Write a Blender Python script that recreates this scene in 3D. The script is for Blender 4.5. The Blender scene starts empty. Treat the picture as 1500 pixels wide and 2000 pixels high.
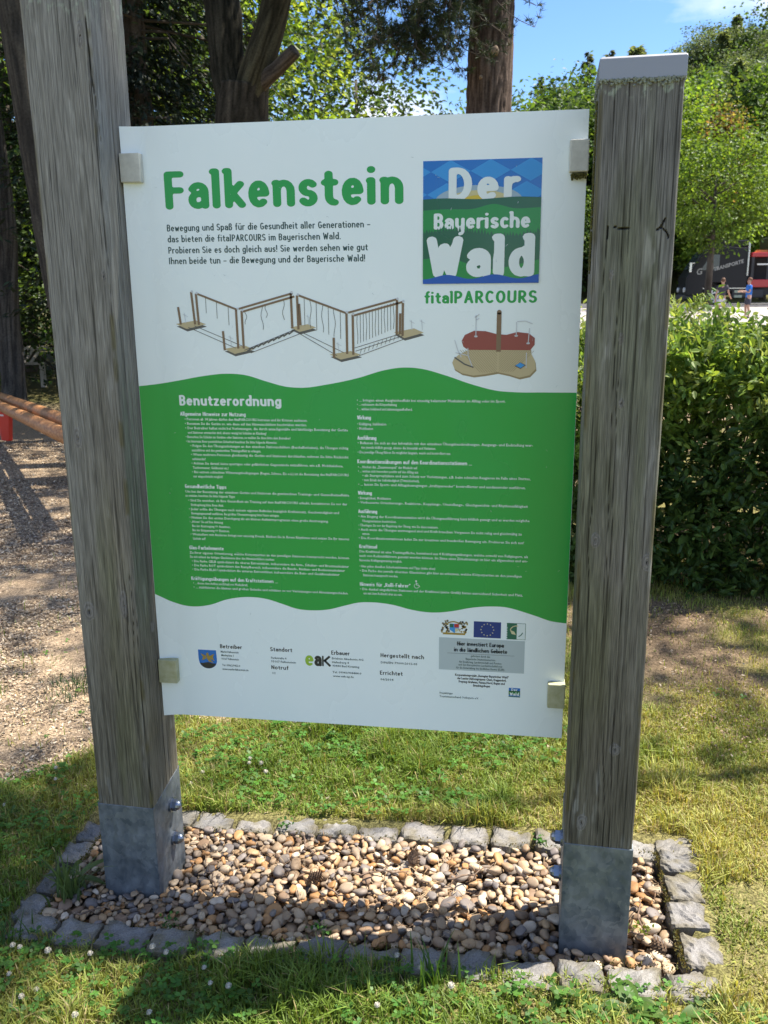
import bpy, math, random
import numpy as np
from mathutils import Vector, Matrix

# ------------------------------------------------------------------ camera, world, sun
scene = bpy.context.scene
COL = scene.collection
R = math.radians
CAM = (1.0231, -1.8494, 1.5125)
PITCH, ROLL, YAW, LENS = 0.24422, -0.009404, 0.149212, 40.84
cam_data = bpy.data.cameras.new('camera')
cam = bpy.data.objects.new('camera', cam_data)
COL.objects.link(cam)
scene.camera = cam
cam_data.sensor_fit = 'HORIZONTAL'
cam_data.sensor_width = 36.0
cam_data.lens = LENS
cam_data.clip_start = 0.05
cam_data.clip_end = 3000
_c, _s, _cp, _sp, _cr, _sr = math.cos(YAW), math.sin(YAW), math.cos(PITCH), math.sin(PITCH), math.cos(ROLL), math.sin(ROLL)
_r0, _u0 = Vector((_c, _s, 0)), Vector((-_s * _sp, _c * _sp, _cp))
_f0 = Vector((-_s * _cp, _c * _cp, -_sp))
_rt, _up = _r0 * _cr + _u0 * _sr, _u0 * _cr - _r0 * _sr
cam.matrix_world = Matrix(((_rt.x, _up.x, -_f0.x, CAM[0]), (_rt.y, _up.y, -_f0.y, CAM[1]), (_rt.z, _up.z, -_f0.z, CAM[2]), (0, 0, 0, 1)))
cam_data.dof.use_dof = True
cam_data.dof.focus_distance = 2.3
cam_data.dof.aperture_fstop = 13.0

SUN_EL = R(62)
SUN_DIR = Vector((0.9377 * math.cos(SUN_EL), 0.347 * math.cos(SUN_EL), math.sin(SUN_EL))).normalized()   # towards the sun
sun_data = bpy.data.lights.new('sun', 'SUN')
sun_data.energy = 5.0
sun_data.angle = R(0.53)
sun_data.color = (1.0, 0.93, 0.82)
sun = bpy.data.objects.new('sun', sun_data)
COL.objects.link(sun)
sun.rotation_euler = (-SUN_DIR).to_track_quat('-Z', 'Y').to_euler()
sun.location = (6, 3, 12)

world = bpy.data.worlds.new('World')
scene.world = world
world.use_nodes = True
wn, wl = world.node_tree.nodes, world.node_tree.links
wn.clear()
w_out = wn.new('ShaderNodeOutputWorld')
w_bg = wn.new('ShaderNodeBackground')
w_sky = wn.new('ShaderNodeTexSky')
w_sky.sky_type = 'NISHITA'
w_sky.sun_disc = False
w_sky.sun_elevation = SUN_EL
w_sky.sun_rotation = math.atan2(SUN_DIR.x, SUN_DIR.y)
w_sky.altitude = 500
w_sky.dust_density = 0.4
w_sky.ozone_density = 3.2
w_bg.inputs['Strength'].default_value = 0.093
w_tc = wn.new('ShaderNodeTexCoord')
w_sep = wn.new('ShaderNodeSeparateXYZ')
w_add = wn.new('ShaderNodeMath'); w_add.operation = 'ADD'; w_add.inputs[1].default_value = 0.22
w_dx = wn.new('ShaderNodeMath'); w_dx.operation = 'DIVIDE'
w_dy = wn.new('ShaderNodeMath'); w_dy.operation = 'DIVIDE'
w_cmb = wn.new('ShaderNodeCombineXYZ')
w_cmb.inputs[2].default_value = 2.63
w_noise = wn.new('ShaderNodeTexNoise')
w_noise.inputs['Scale'].default_value = 1.15
w_noise.inputs['Detail'].default_value = 9
w_noise.inputs['Roughness'].default_value = 0.56
w_ramp = wn.new('ShaderNodeValToRGB')
w_ramp.color_ramp.elements[0].position = 0.48
w_ramp.color_ramp.elements[1].position = 0.64
w_mix = wn.new('ShaderNodeMix'); w_mix.data_type = 'RGBA'
w_mix.inputs['B'].default_value = (6.0, 6.1, 6.4, 1)
w_sat = wn.new('ShaderNodeHueSaturation')
w_sat.inputs['Saturation'].default_value = 1.12
wl.new(w_tc.outputs['Generated'], w_sep.inputs[0])
wl.new(w_sep.outputs[2], w_add.inputs[0])
wl.new(w_sep.outputs[0], w_dx.inputs[0]); wl.new(w_add.outputs[0], w_dx.inputs[1])
wl.new(w_sep.outputs[1], w_dy.inputs[0]); wl.new(w_add.outputs[0], w_dy.inputs[1])
wl.new(w_dx.outputs[0], w_cmb.inputs[0]); wl.new(w_dy.outputs[0], w_cmb.inputs[1])
wl.new(w_cmb.outputs[0], w_noise.inputs['Vector'])
wl.new(w_noise.outputs['Fac'], w_ramp.inputs[0])
wl.new(w_ramp.outputs[0], w_mix.inputs['Factor'])
wl.new(w_sky.outputs[0], w_sat.inputs['Color'])
w_tint = wn.new('ShaderNodeMix'); w_tint.data_type = 'RGBA'; w_tint.blend_type = 'MULTIPLY'
w_tint.inputs['Factor'].default_value = 1; w_tint.inputs['B'].default_value = (0.87, 0.90, 1.0, 1)
wl.new(w_sat.outputs[0], w_tint.inputs['A']); wl.new(w_tint.outputs['Result'], w_mix.inputs['A'])
wl.new(w_mix.outputs['Result'], w_bg.inputs['Color'])
wl.new(w_bg.outputs[0], w_out.inputs[0])

vs = scene.view_settings
vs.view_transform = 'Standard'
vs.look = 'None'
vs.gamma = 1
vs.use_curve_mapping = False
vs.exposure = 1.42
scene.cycles.max_bounces = 7
scene.cycles.transmission_bounces = 4
scene.cycles.transparent_max_bounces = 6

# ------------------------------------------------------------------ small maths helpers
def vnoise(u, v, seed=0, w=None):
    """smooth value noise on numpy arrays, 0..1"""
    def hsh(i, j, k=0):
        n = (i * 374761393 + j * 668265263 + k * 1274126177 + seed * 974634777) & 0xffffffff
        n = ((n ^ (n >> 13)) * 1103515245) & 0xffffffff
        n = (n ^ (n >> 16)) & 0xffff
        return n / 65535.0
    u = np.asarray(u, float); v = np.asarray(v, float)
    iu = np.floor(u).astype(np.int64); iv = np.floor(v).astype(np.int64)
    fu = u - iu; fv = v - iv
    fu = fu * fu * (3 - 2 * fu); fv = fv * fv * (3 - 2 * fv)
    a = hsh(iu, iv); b = hsh(iu + 1, iv); c = hsh(iu, iv + 1); d = hsh(iu + 1, iv + 1)
    return (a * (1 - fu) + b * fu) * (1 - fv) + (c * (1 - fu) + d * fu) * fv

def fbm(u, v, seed=0, n=4):
    t = 0; a = 0.5; s = 0
    for k in range(n):
        t = t + a * vnoise(np.asarray(u) * 2 ** k, np.asarray(v) * 2 ** k, seed + k * 17); s += a; a *= 0.5
    return t / s

def mix3(a, b, t):
    t = np.asarray(t)[..., None]
    return np.asarray(a) * (1 - t) + np.asarray(b) * t

def smooth(e0, e1, x):
    t = np.clip((np.asarray(x, float) - e0) / (e1 - e0), 0, 1)
    return t * t * (3 - 2 * t)

def unit(a):
    return a / (np.linalg.norm(a, axis=-1, keepdims=True) + 1e-12)

# ------------------------------------------------------------------ object helpers
def mesh_np(name, V, F, tint=None, smooth_=False, mats=None, midx=None):
    """V (n,3); F (m,k) array, or a list of such arrays / lists of index lists"""
    V = np.asarray(V, np.float32)
    groups = F if isinstance(F, list) else [F]
    loops, starts, tot = [], [], 0
    for g in groups:
        if isinstance(g, np.ndarray):
            if len(g) == 0: continue
            k = g.shape[1]
            loops.append(g.astype(np.int32).ravel())
            starts.append(tot + np.arange(len(g), dtype=np.int32) * k)
            tot += g.size
        else:
            for f in [g] if isinstance(g[0], (int, np.integer)) else g:
                loops.append(np.array(f, np.int32)); starts.append(np.array([tot], np.int32)); tot += len(f)
    loops = np.concatenate(loops); starts = np.concatenate(starts)
    me = bpy.data.meshes.new(name)
    me.vertices.add(len(V)); me.vertices.foreach_set('co', V.ravel())
    me.loops.add(len(loops)); me.loops.foreach_set('vertex_index', loops)
    me.polygons.add(len(starts)); me.polygons.foreach_set('loop_start', starts)
    me.polygons.foreach_set('use_smooth', np.full(len(starts), bool(smooth_)))
    if midx is not None:
        me.polygons.foreach_set('material_index', np.asarray(midx, np.int32))
    me.update(calc_edges=True)
    me.validate()
    if tint is not None:
        at = me.attributes.new('tint', 'FLOAT_COLOR', 'POINT')
        t = np.ones((len(V), 4), np.float32); t[:, :3] = tint
        at.data.foreach_set('color', t.ravel())
    for m in (mats or []):
        me.materials.append(m)
    return me

def link(name, me, parent=None, mat=None, loc=None, rot=None, **props):
    if mat is not None:
        me.materials.append(mat)
    o = bpy.data.objects.new(name, me)
    COL.objects.link(o)
    if parent is not None: o.parent = parent
    if loc is not None: o.location = loc
    if rot is not None: o.rotation_euler = rot
    for k, v in props.items(): o[k] = v
    return o

def thing(name, label, category, loc=(0, 0, 0), rotz=0.0, group=None):
    o = bpy.data.objects.new(name, None)
    o.empty_display_size = 0.2
    COL.objects.link(o)
    o.location = loc; o.rotation_euler = (0, 0, rotz)
    o['label'] = label; o['category'] = category
    if group: o['group'] = group
    return o

class MB:
    """collects simple shapes, then becomes one mesh"""
    def __init__(s): s.V = []; s.F = []; s.n = 0
    def add(s, V, F):
        V = np.asarray(V, float)
        s.V.append(V)
        s.F += [[int(i) + s.n for i in f] for f in F]
        s.n += len(V); return s
    def box(s, a, b, rotz=0, c=None):
        x0, y0, z0 = a; x1, y1, z1 = b
        V = np.array([[x, y, z] for z in (z0, z1) for x, y in ((x0, y0), (x1, y0), (x1, y1), (x0, y1))], float)
        if rotz:
            c = np.array(c if c is not None else [(x0 + x1) / 2, (y0 + y1) / 2, 0])
            ca, sa = math.cos(rotz), math.sin(rotz); d = V - c
            V = np.stack([c[0] + ca * d[:, 0] - sa * d[:, 1], c[1] + sa * d[:, 0] + ca * d[:, 1], V[:, 2]], 1)
        return s.add(V, [(3, 2, 1, 0), (4, 5, 6, 7), (0, 1, 5, 4), (1, 2, 6, 5), (2, 3, 7, 6), (3, 0, 4, 7)])
    def prism(s, prof, y0, y1):
        """profile in x,z (anticlockwise seen from -y), from y0 to y1"""
        n = len(prof)
        V = [(x, y0, z) for x, z in prof] + [(x, y1, z) for x, z in prof]
        F = [list(range(n)), list(range(2 * n - 1, n - 1, -1))] + [(i, i + n, (i + 1) % n + n, (i + 1) % n) for i in range(n)]
        return s.add(V, F)
    def tube(s, P, rad, n=8, cap=True, sq=1.0):
        P = np.asarray(P, float); m = len(P)
        rad = np.broadcast_to(np.asarray(rad, float), (m,))
        T = np.gradient(P, axis=0); T = unit(T)
        ref = np.array([0.0, 0, 1]) if abs(T[0][2]) < 0.9 else np.array([1.0, 0, 0])
        V = []
        B = unit(np.cross(T[0], ref))
        for i in range(m):
            B = unit(B - T[i] * np.dot(B, T[i])); N = np.cross(B, T[i])
            a = np.arange(n) * 2 * math.pi / n
            V.append(P[i] + rad[i] * (np.cos(a)[:, None] * B + np.sin(a)[:, None] * N * sq))
        V = np.concatenate(V)
        F = [(i * n + j, i * n + (j + 1) % n, (i + 1) * n + (j + 1) % n, (i + 1) * n + j) for i in range(m - 1) for j in range(n)]
        if cap: F += [list(range(n))[::-1], [(m - 1) * n + j for j in range(n)]]
        return s.add(V, F)
    def ell(s, c, r, nu=12, nv=8, rot=None, jit=None):
        V = [(0, 0, -1)]
        for i in range(1, nv):
            t = math.pi * i / nv - math.pi / 2
            for j in range(nu):
                a = 2 * math.pi * j / nu
                V.append((math.cos(t) * math.cos(a), math.cos(t) * math.sin(a), math.sin(t)))
        V.append((0, 0, 1)); V = np.array(V)
        if jit is not None: V = V * jit(V)
        V = V * np.asarray(r, float)
        if rot is not None: V = V @ np.asarray(rot).T
        V = V + np.asarray(c, float)
        F = [(0, 1 + (j + 1) % nu, 1 + j) for j in range(nu)]
        for i in range(nv - 2):
            for j in range(nu):
                a = 1 + i * nu
                F.append((a + j, a + (j + 1) % nu, a + nu + (j + 1) % nu, a + nu + j))
        a = 1 + (nv - 2) * nu
        F += [(a + j, a + (j + 1) % nu, len(V) - 1) for j in range(nu)]
        return s.add(V, F)
    def mesh(s, name, sm=False):
        return mesh_np(name, np.concatenate(s.V), [s.F], smooth_=sm)
    def obj(s, name, mat, parent=None, sm=False, bevel=0, **k):
        o = link(name, s.mesh(name, sm), parent, mat, **k)
        if bevel:
            b = o.modifiers.new('bevel', 'BEVEL'); b.width = bevel; b.segments = 2; b.limit_method = 'ANGLE'
        return o

# ------------------------------------------------------------------ materials
def mat(name, color=(0.5, 0.5, 0.5), rough=0.6, metal=0.0, spec=0.5, coat=0.0):
    m = bpy.data.materials.new(name); m.use_nodes = True
    b = m.node_tree.nodes['Principled BSDF']
    b.inputs['Base Color'].default_value = (*color, 1)
    b.inputs['Roughness'].default_value = rough
    b.inputs['Metallic'].default_value = metal
    b.inputs['Specular IOR Level'].default_value = spec
    b.inputs['Coat Weight'].default_value = coat
    return m

def N(m, t, **kw):
    n = m.node_tree.nodes.new(t)
    for k, v in kw.items():
        if k in n.inputs: n.inputs[k].default_value = v
        else: setattr(n, k, v)
    return n

def noisy(name, c1, c2, scale=(8, 8, 8), rough=0.7, metal=0, bump=0.0, detail=6, lo=0.35, hi=0.65, dist=0.01, tint=False, spec=0.4, c3=None):
    """procedural two/three colour material with bump, in object space"""
    m = mat(name, c1, rough, metal, spec)
    L = m.node_tree.links; b = m.node_tree.nodes['Principled BSDF']
    tc = N(m, 'ShaderNodeTexCoord'); mp = N(m, 'ShaderNodeMapping'); mp.inputs['Scale'].default_value = scale
    nz = N(m, 'ShaderNodeTexNoise', Scale=1.0, Detail=detail, Roughness=0.6)
    rp = N(m, 'ShaderNodeValToRGB')
    rp.color_ramp.elements[0].position = lo; rp.color_ramp.elements[1].position = hi
    rp.color_ramp.elements[0].color = (*c1, 1); rp.color_ramp.elements[1].color = (*c2, 1)
    if c3 is not None:
        e = rp.color_ramp.elements.new((lo + hi) / 2); e.color = (*c3, 1)
    L.new(tc.outputs['Object'], mp.inputs[0]); L.new(mp.outputs[0], nz.inputs['Vector']); L.new(nz.outputs['Fac'], rp.inputs[0])
    out = rp.outputs[0]
    if tint:
        at = N(m, 'ShaderNodeAttribute', attribute_name='tint')
        mx = N(m, 'ShaderNodeMix', data_type='RGBA', blend_type='MULTIPLY'); mx.inputs['Factor'].default_value = 1
        L.new(out, mx.inputs['A']); L.new(at.outputs['Color'], mx.inputs['B']); out = mx.outputs['Result']
    L.new(out, b.inputs['Base Color'])
    if bump:
        bp = N(m, 'ShaderNodeBump', Strength=bump, Distance=dist)
        L.new(nz.outputs['Fac'], bp.inputs['Height']); L.new(bp.outputs[0], b.inputs['Normal'])
    return m

def tinted(name, rough=0.7, spec=0.3, fine=0.0, fscale=600, bump=0.0, mapping=(1, 1, 1)):
    """base colour from the mesh's own 'tint' attribute, with fine procedural grain"""
    m = mat(name, (0.5, 0.5, 0.5), rough, 0, spec)
    L = m.node_tree.links; b = m.node_tree.nodes['Principled BSDF']
    at = N(m, 'ShaderNodeAttribute', attribute_name='tint'); out = at.outputs['Color']
    if fine or bump:
        tc = N(m, 'ShaderNodeTexCoord'); nz = N(m, 'ShaderNodeTexNoise', Scale=fscale, Detail=4.0)
        mp = N(m, 'ShaderNodeMapping'); mp.inputs['Scale'].default_value = mapping
        L.new(tc.outputs['Object'], mp.inputs[0]); L.new(mp.outputs[0], nz.inputs['Vector'])
        mr = N(m, 'ShaderNodeMapRange'); mr.inputs['From Min'].default_value = 0.3; mr.inputs['From Max'].default_value = 0.7
        mr.inputs['To Min'].default_value = 1 - fine; mr.inputs['To Max'].default_value = 1 + fine
        mx = N(m, 'ShaderNodeVectorMath', operation='SCALE')
        L.new(nz.outputs['Fac'], mr.inputs['Value']); L.new(out, mx.inputs[0]); L.new(mr.outputs[0], mx.inputs['Scale']); out = mx.outputs[0]
        if bump:
            bp = N(m, 'ShaderNodeBump', Strength=bump, Distance=0.002); L.new(nz.outputs['Fac'], bp.inputs['Height']); L.new(bp.outputs[0], b.inputs['Normal'])
    L.new(out, b.inputs['Base Color'])
    return m

def leafmat(name, trans=0.45, rough=0.45, gain=1.6):
    m = mat(name, (0.1, 0.2, 0.03), rough, 0, 0.35)
    L = m.node_tree.links; b = m.node_tree.nodes['Principled BSDF']; out = m.node_tree.nodes['Material Output']
    at = N(m, 'ShaderNodeAttribute', attribute_name='tint')
    g = N(m, 'ShaderNodeNewGeometry')
    mr = N(m, 'ShaderNodeMapRange'); mr.inputs['To Min'].default_value = 0.72; mr.inputs['To Max'].default_value = 1.12
    sc = N(m, 'ShaderNodeVectorMath', operation='SCALE')
    L.new(g.outputs['Random Per Island'], mr.inputs['Value']); L.new(at.outputs['Color'], sc.inputs[0]); L.new(mr.outputs[0], sc.inputs['Scale'])
    L.new(sc.outputs[0], b.inputs['Base Color'])
    tb = N(m, 'ShaderNodeBsdfTranslucent'); ts = N(m, 'ShaderNodeVectorMath', operation='MULTIPLY')
    ts.inputs[1].default_value = (gain * 1.15, gain, gain * 0.5)
    L.new(sc.outputs[0], ts.inputs[0]); L.new(ts.outputs[0], tb.inputs['Color'])
    mx = N(m, 'ShaderNodeMixShader'); mx.inputs[0].default_value = trans
    L.new(b.outputs[0], mx.inputs[1]); L.new(tb.outputs[0], mx.inputs[2]); L.new(mx.outputs[0], out.inputs['Surface'])
    return m

M = {}
M['leaf'] = leafmat('leaf', 0.45, 0.5, 1.7)
M['leaf_gloss'] = leafmat('glossy_leaf', 0.4, 0.35, 1.7)
M['needle'] = leafmat('needle', 0.2, 0.6, 1.2)
M['grass'] = leafmat('grass_blade', 0.35, 0.55, 1.5)
M['wood'] = tinted('weathered_wood', 0.85, 0.2, 0.42, 1.0, 0.7, (620, 620, 16))
M['bark'] = tinted('bark', 0.95, 0.1, 0.25, 60, 0.3)
M['ground'] = tinted('soil_and_turf', 0.95, 0.1, 0.4, 55, 0.6)
def _extra():
    # second, finer and stronger mottling on the ground; dark drying checks on the wood
    for key, sc, lo, hi, a, b_ in (('ground', (210, 210, 210), .40, .60, .55, 1.45), ('wood', (230, 230, 2.6), .335, .40, .45, 1.0)):
        m = M[key]; L = m.node_tree.links; b = m.node_tree.nodes['Principled BSDF']; src = b.inputs['Base Color'].links[0].from_socket
        tc = N(m, 'ShaderNodeTexCoord'); mp = N(m, 'ShaderNodeMapping'); mp.inputs['Scale'].default_value = sc
        nz = N(m, 'ShaderNodeTexNoise', Scale=1.0, Detail=3.0); mr = N(m, 'ShaderNodeMapRange')
        for k, v in (('From Min', lo), ('From Max', hi), ('To Min', a), ('To Max', b_)): mr.inputs[k].default_value = v
        mx = N(m, 'ShaderNodeVectorMath', operation='SCALE')
        L.new(tc.outputs['Object'], mp.inputs[0]); L.new(mp.outputs[0], nz.inputs['Vector']); L.new(nz.outputs['Fac'], mr.inputs['Value'])
        L.new(src, mx.inputs[0]); L.new(mr.outputs[0], mx.inputs['Scale']); L.new(mx.outputs[0], b.inputs['Base Color'])
_extra()
M['chip'] = tinted('wood_chip', 0.85, 0.2)
M['stone'] = tinted('granite', 0.75, 0.4, 0.3, 350, 0.5)
M['pebble'] = tinted('river_pebble', 0.6, 0.4, 0.12, 160, 0.1)
M['bark_far'] = noisy('far_bark', (0.05, 0.04, 0.03), (0.11, 0.09, 0.07), (3, 3, 1), 0.95)

# ------------------------------------------------------------------ terrain
def TZ(x, y):
    x = np.asarray(x, float); y = np.asarray(y, float)
    z = 0.03 * np.clip(x, 0, 1.8) * (1 - smooth(2.0, 5.0, y))
    z = z + 0.0195 * np.clip(y - 10, 0, 45)
    t = np.clip((y - 56) / 74, 0, 1.35) ** 1.15
    z = z + t * (9.5 + 0.46 * np.clip(x, -30, 60)) * (1 - smooth(150, 400, y) * 0.1)
    return z

def chip_mask(x, y):
    """1 where the woodchip playground surface lies"""
    x = np.asarray(x, float); y = np.asarray(y, float)
    xs = [-30, -3.0, -1.5, -0.75, -0.5, -0.34, -0.1, 0.3, 0.75, 0.95, 1.15, 1.4]
    ys = [-1.2, -0.75, -0.3, 0.16, 0.5, 0.82, 0.98, 1.02, 1.18, 1.7, 2.6, 9.0]
    yb = np.interp(x, xs, ys) + (fbm(x * 3.1, y * 3.1, 5) - 0.5) * 0.35
    m = smooth(-0.06, 0.06, y - yb)
    m = m * (1 - smooth(9.6, 10.2, y + (fbm(x, y, 9) - 0.5) * 1.5))
    tuft = smooth(0.66, 0.74, fbm(x * 2.2 + 3, y * 2.2, 31)) * (1 - smooth(1.2, 2.4, y))
    return m * (1 - tuft * 0.8)

def graded(lo, hi, a, b, fine, far):
    """coordinates from lo to hi, step fine in [a,b], growing outside"""
    c = list(np.arange(a, b, fine)) + [b]
    st, x = fine, b
    while x < hi: st = min(st * 1.13, far); x += st; c.append(x)
    st, x = fine, a
    while x > lo: st = min(st * 1.13, far); x -= st; c.insert(0, x)
    return np.array(c)

BED = (-0.125, 1.425, -0.13, 0.30)     # inner rectangle of the gravel bed
gx = graded(-250, 420, -1.6, 2.8, 0.035, 14); gy = graded(-120, 650, -0.7, 3.4, 0.035, 12)
GX, GY = np.meshgrid(gx, gy)
GZ = TZ(GX, GY)
near = 1 - smooth(8, 20, np.hypot(GX, GY))
GZ = GZ + near * ((fbm(GX * 1.3, GY * 1.3, 3) - 0.5) * 0.05 * smooth(0.5, 1.5, np.hypot(GX - 0.6, GY)) + (fbm(GX * 9, GY * 9, 4) - 0.5) * 0.02)
inb = (GX > BED[0] - 0.05) & (GX < BED[1] + 0.05) & (GY > BED[2] - 0.04) & (GY < BED[3] + 0.04)
GZ[inb] = TZ(GX, GY)[inb] - 0.075
cm = chip_mask(GX, GY)
n1 = fbm(GX * 1.7, GY * 1.7, 21); n2 = fbm(GX * 7, GY * 7, 22)
soil = mix3((0.10, 0.07, 0.045), (0.17, 0.125, 0.08), n2)
turf = mix3((0.09, 0.10, 0.03), (0.19, 0.17, 0.06), n1)
bare = smooth(0.40, 0.54, fbm(GX * 2.4, GY * 2.4, 23)) * smooth(0.8, 1.6, GY) * smooth(0.9, 1.5, GX) * (1 - smooth(9, 14, GY))
gcol = turf * (1 - bare[..., None]) + soil * bare[..., None]
gcol = gcol * 0.75 + soil * 0.25
chipc = mix3((0.155, 0.112, 0.075), (0.33, 0.25, 0.165), fbm(GX * 19, GY * 19, 24))
gcol = gcol * (1 - cm[..., None]) + chipc * cm[..., None]
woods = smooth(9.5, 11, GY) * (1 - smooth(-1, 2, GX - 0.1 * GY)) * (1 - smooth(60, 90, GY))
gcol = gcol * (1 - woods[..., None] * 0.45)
gcol[inb] = (0.12, 0.10, 0.075)
ny, nx = GX.shape
idx = np.arange(nx * ny).reshape(ny, nx)
GF = np.stack([idx[:-1, :-1], idx[:-1, 1:], idx[1:, 1:], idx[1:, :-1]], -1).reshape(-1, 4)
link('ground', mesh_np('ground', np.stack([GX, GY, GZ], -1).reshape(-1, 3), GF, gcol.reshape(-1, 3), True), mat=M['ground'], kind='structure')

# pale paved square far behind on the right, and the strip of road the truck stands on
def sheet(name, x0, x1, y0, y1, n, dz, m):
    xs = np.linspace(x0, x1, n); ys = np.linspace(y0, y1, n); X, Y = np.meshgrid(xs, ys)
    ix = np.arange(n * n).reshape(n, n)
    F = np.stack([ix[:-1, :-1], ix[:-1, 1:], ix[1:, 1:], ix[1:, :-1]], -1).reshape(-1, 4)
    # drape on the coarser ground grid: a little above its highest deviation
    return link(name, mesh_np(name, np.stack([X, Y, TZ(X, Y) + dz], -1).reshape(-1, 3), F, smooth_=True), mat=m, kind='structure')
sheet('paved_square', 1.5, 70, 27, 46.4, 40, 0.03, noisy('pale_paving', (0.27, 0.24, 0.225), (0.33, 0.30, 0.28), (3, 3, 3), 0.85))
sheet('road', 1.5, 70, 46.8, 54, 40, 0.03, noisy('asphalt', (0.05, 0.05, 0.052), (0.075, 0.075, 0.075), (6, 6, 6), 0.9))
kb = MB()
for i in range(24): kb.box((2 + i * 2.8, 46.42, float(TZ(5, 46.4)) - 0.1), (4.78 + i * 2.8, 46.58, float(TZ(5, 46.4)) + 0.13))
kb.obj('kerb', mat('kerb_concrete', (0.36, 0.35, 0.33), 0.9), kind='structure')

# ------------------------------------------------------------------ gravel bed: kerb stones and river pebbles
rng = np.random.default_rng(11)
WROOT = {}
_link0 = link
def link(name, me, parent=None, mat=None, loc=None, rot=None, **props):
    o = _link0(name, me, parent, mat, loc, rot, **props)
    if parent is not None and parent.name in WROOT:
        o.matrix_parent_inverse = WROOT[parent.name]
    return o
def wthing(name, label, category, loc, **k):
    """a thing whose parts are given in world coordinates"""
    t = thing(name, label, category, loc, **k)
    WROOT[t.name] = Matrix.Translation(Vector(loc)).inverted()
    return t

def struct_root(name):
    o = bpy.data.objects.new(name, None); COL.objects.link(o); o['kind'] = 'structure'; return o

def cobble(L, W, H, seed):
    r = np.random.default_rng(seed)
    b = MB(); ph = r.uniform(0, 6, 6)
    def jit(V):
        return (1 + 0.05 * (fbm(V[:, 0] * 2.3 + seed, V[:, 1] * 2.3 + V[:, 2], seed + 1, 3) - .5) * 2 + 0.06 * np.sin(V[:, 0] * 5 + ph[0]) * np.cos(V[:, 1] * 4 + ph[1]) + 0.05 * np.sin(V[:, 2] * 6 + ph[2] + V[:, 0] * 3) + 0.03 * np.sin(V[:, 0] * 11 + ph[3]) * np.sin(V[:, 1] * 13 + ph[4]))[:, None]
    VV, FF = [], []
    for ax_ in range(3):
        for sg in (-1, 1):
            na, nb_ = (14, 11) if ax_ == 2 else (14, 6)
            uu, vv_ = np.meshgrid(np.linspace(-1, 1, na), np.linspace(-1, 1, nb_)); P_ = np.zeros((na * nb_, 3)); o1, o2 = [(1, 2), (0, 2), (0, 1)][ax_]
            P_[:, ax_] = sg; P_[:, o1] = uu.ravel(); P_[:, o2] = vv_.ravel(); base_i = len(VV) and sum(len(q) for q in VV)
            VV.append(P_)
            for jj in range(nb_ - 1):
                for ii in range(na - 1):
                    k0 = base_i + jj * na + ii; f = (k0, k0 + 1, k0 + na + 1, k0 + na)
                    FF.append(f if (sg > 0) == (ax_ != 1) else f[::-1])
    V = np.concatenate(VV); rr_ = np.array([.10, .13, .22]); q_ = np.clip(V, -(1 - rr_), 1 - rr_); V = q_ + unit((V - q_) / rr_) * rr_
    b.F = FF
    V[:, 2] += .10 * (fbm(V[:, 0] * 2 + seed, V[:, 1] * 2, seed + 9, 2) - .5) * (V[:, 2] > 0)
    V = V * jit(V) * (1 + .10 * (fbm(V[:, 0] * 5 + seed, V[:, 1] * 5 + V[:, 2] * 4, seed + 2, 4) - .5))[:, None] * np.array([L / 2, W / 2, H / 2])
    b.V = [V]
    base = np.array([[0.19, 0.18, 0.17], [0.15, 0.145, 0.14], [0.21, 0.20, 0.185], [0.165, 0.155, 0.14]][int(r.integers(4))])
    n = fbm(V[:, 0] * 90 + seed, V[:, 1] * 90 + V[:, 2] * 60, seed)
    col = base * (0.75 + 0.5 * n)[:, None]
    moss = smooth(0.5, 0.75, fbm(V[:, 0] * 35 + 9 * seed, V[:, 1] * 35, seed + 3))
    col = mix3(col, (0.12, 0.10, 0.05), moss * 0.6); edge_ = smooth(.55, .95, np.abs(V[:, 0]) / (L / 2)) + smooth(.6, .95, np.abs(V[:, 1]) / (W / 2)); col = mix3(col, (0.085, 0.07, 0.035), np.clip(edge_ * smooth(.3, .6, n), 0, 1) * .7)
    return mesh_np('kerb_stone', V, [b.F], col, False)

edging = struct_root('stone_edging')
def stone(x, y, L, W, a, seed, dz=0.0):
    o = link('kerb_stone', cobble(L, W, 0.11, seed), edging, M['stone'])
    o.location = (x, y, float(TZ(x, y)) + 0.007 - 0.055 + dz)
    o.rotation_euler = (rng.normal(0, 0.03), rng.normal(0, 0.03), a)
sd = 100
x = -0.10
while x < 1.40:                       # back row
    L = float(rng.uniform(0.10, 0.125)); stone(x + L / 2, 0.335 + rng.normal(0, 0.004) - 0.01 * x, L, 0.082, rng.normal(0, 0.03), sd, rng.normal(-0.006, 0.003)); x += L + float(rng.uniform(0.010, 0.016)); sd += 1
stone(1.495, 0.315, 0.115, 0.09, 0.05, sd); sd += 1
x = -0.17
while x < 1.40:                       # front row, half sunk in the turf
    L = float(rng.uniform(0.10, 0.12)); stone(x + L / 2, -0.172 + rng.normal(0, 0.006) - 0.012 * x, L, 0.085, rng.normal(0, 0.05), sd, rng.normal(0.006, 0.004)); x += L + float(rng.uniform(0.006, 0.016)); sd += 1
y = -0.125
while y < 0.22:                       # right row
    L = float(rng.uniform(0.085, 0.115)); stone(1.478 + rng.normal(0, 0.004), y + L / 2, L, 0.085, math.pi / 2 + rng.normal(0, 0.04), sd, rng.normal(0.004, 0.003)); y += L + 0.010; sd += 1
stone(1.485, -0.175, 0.09, 0.085, 0.1, sd, -0.01); sd += 1
y = -0.12
while y < 0.30:                       # left row
    L = float(rng.uniform(0.085, 0.11)); stone(-0.172 + rng.normal(0, 0.004), y + L / 2, L, 0.085, math.pi / 2 + rng.normal(0, 0.06), sd, rng.normal(-0.01, 0.005)); y += L + 0.012; sd += 1

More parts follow.
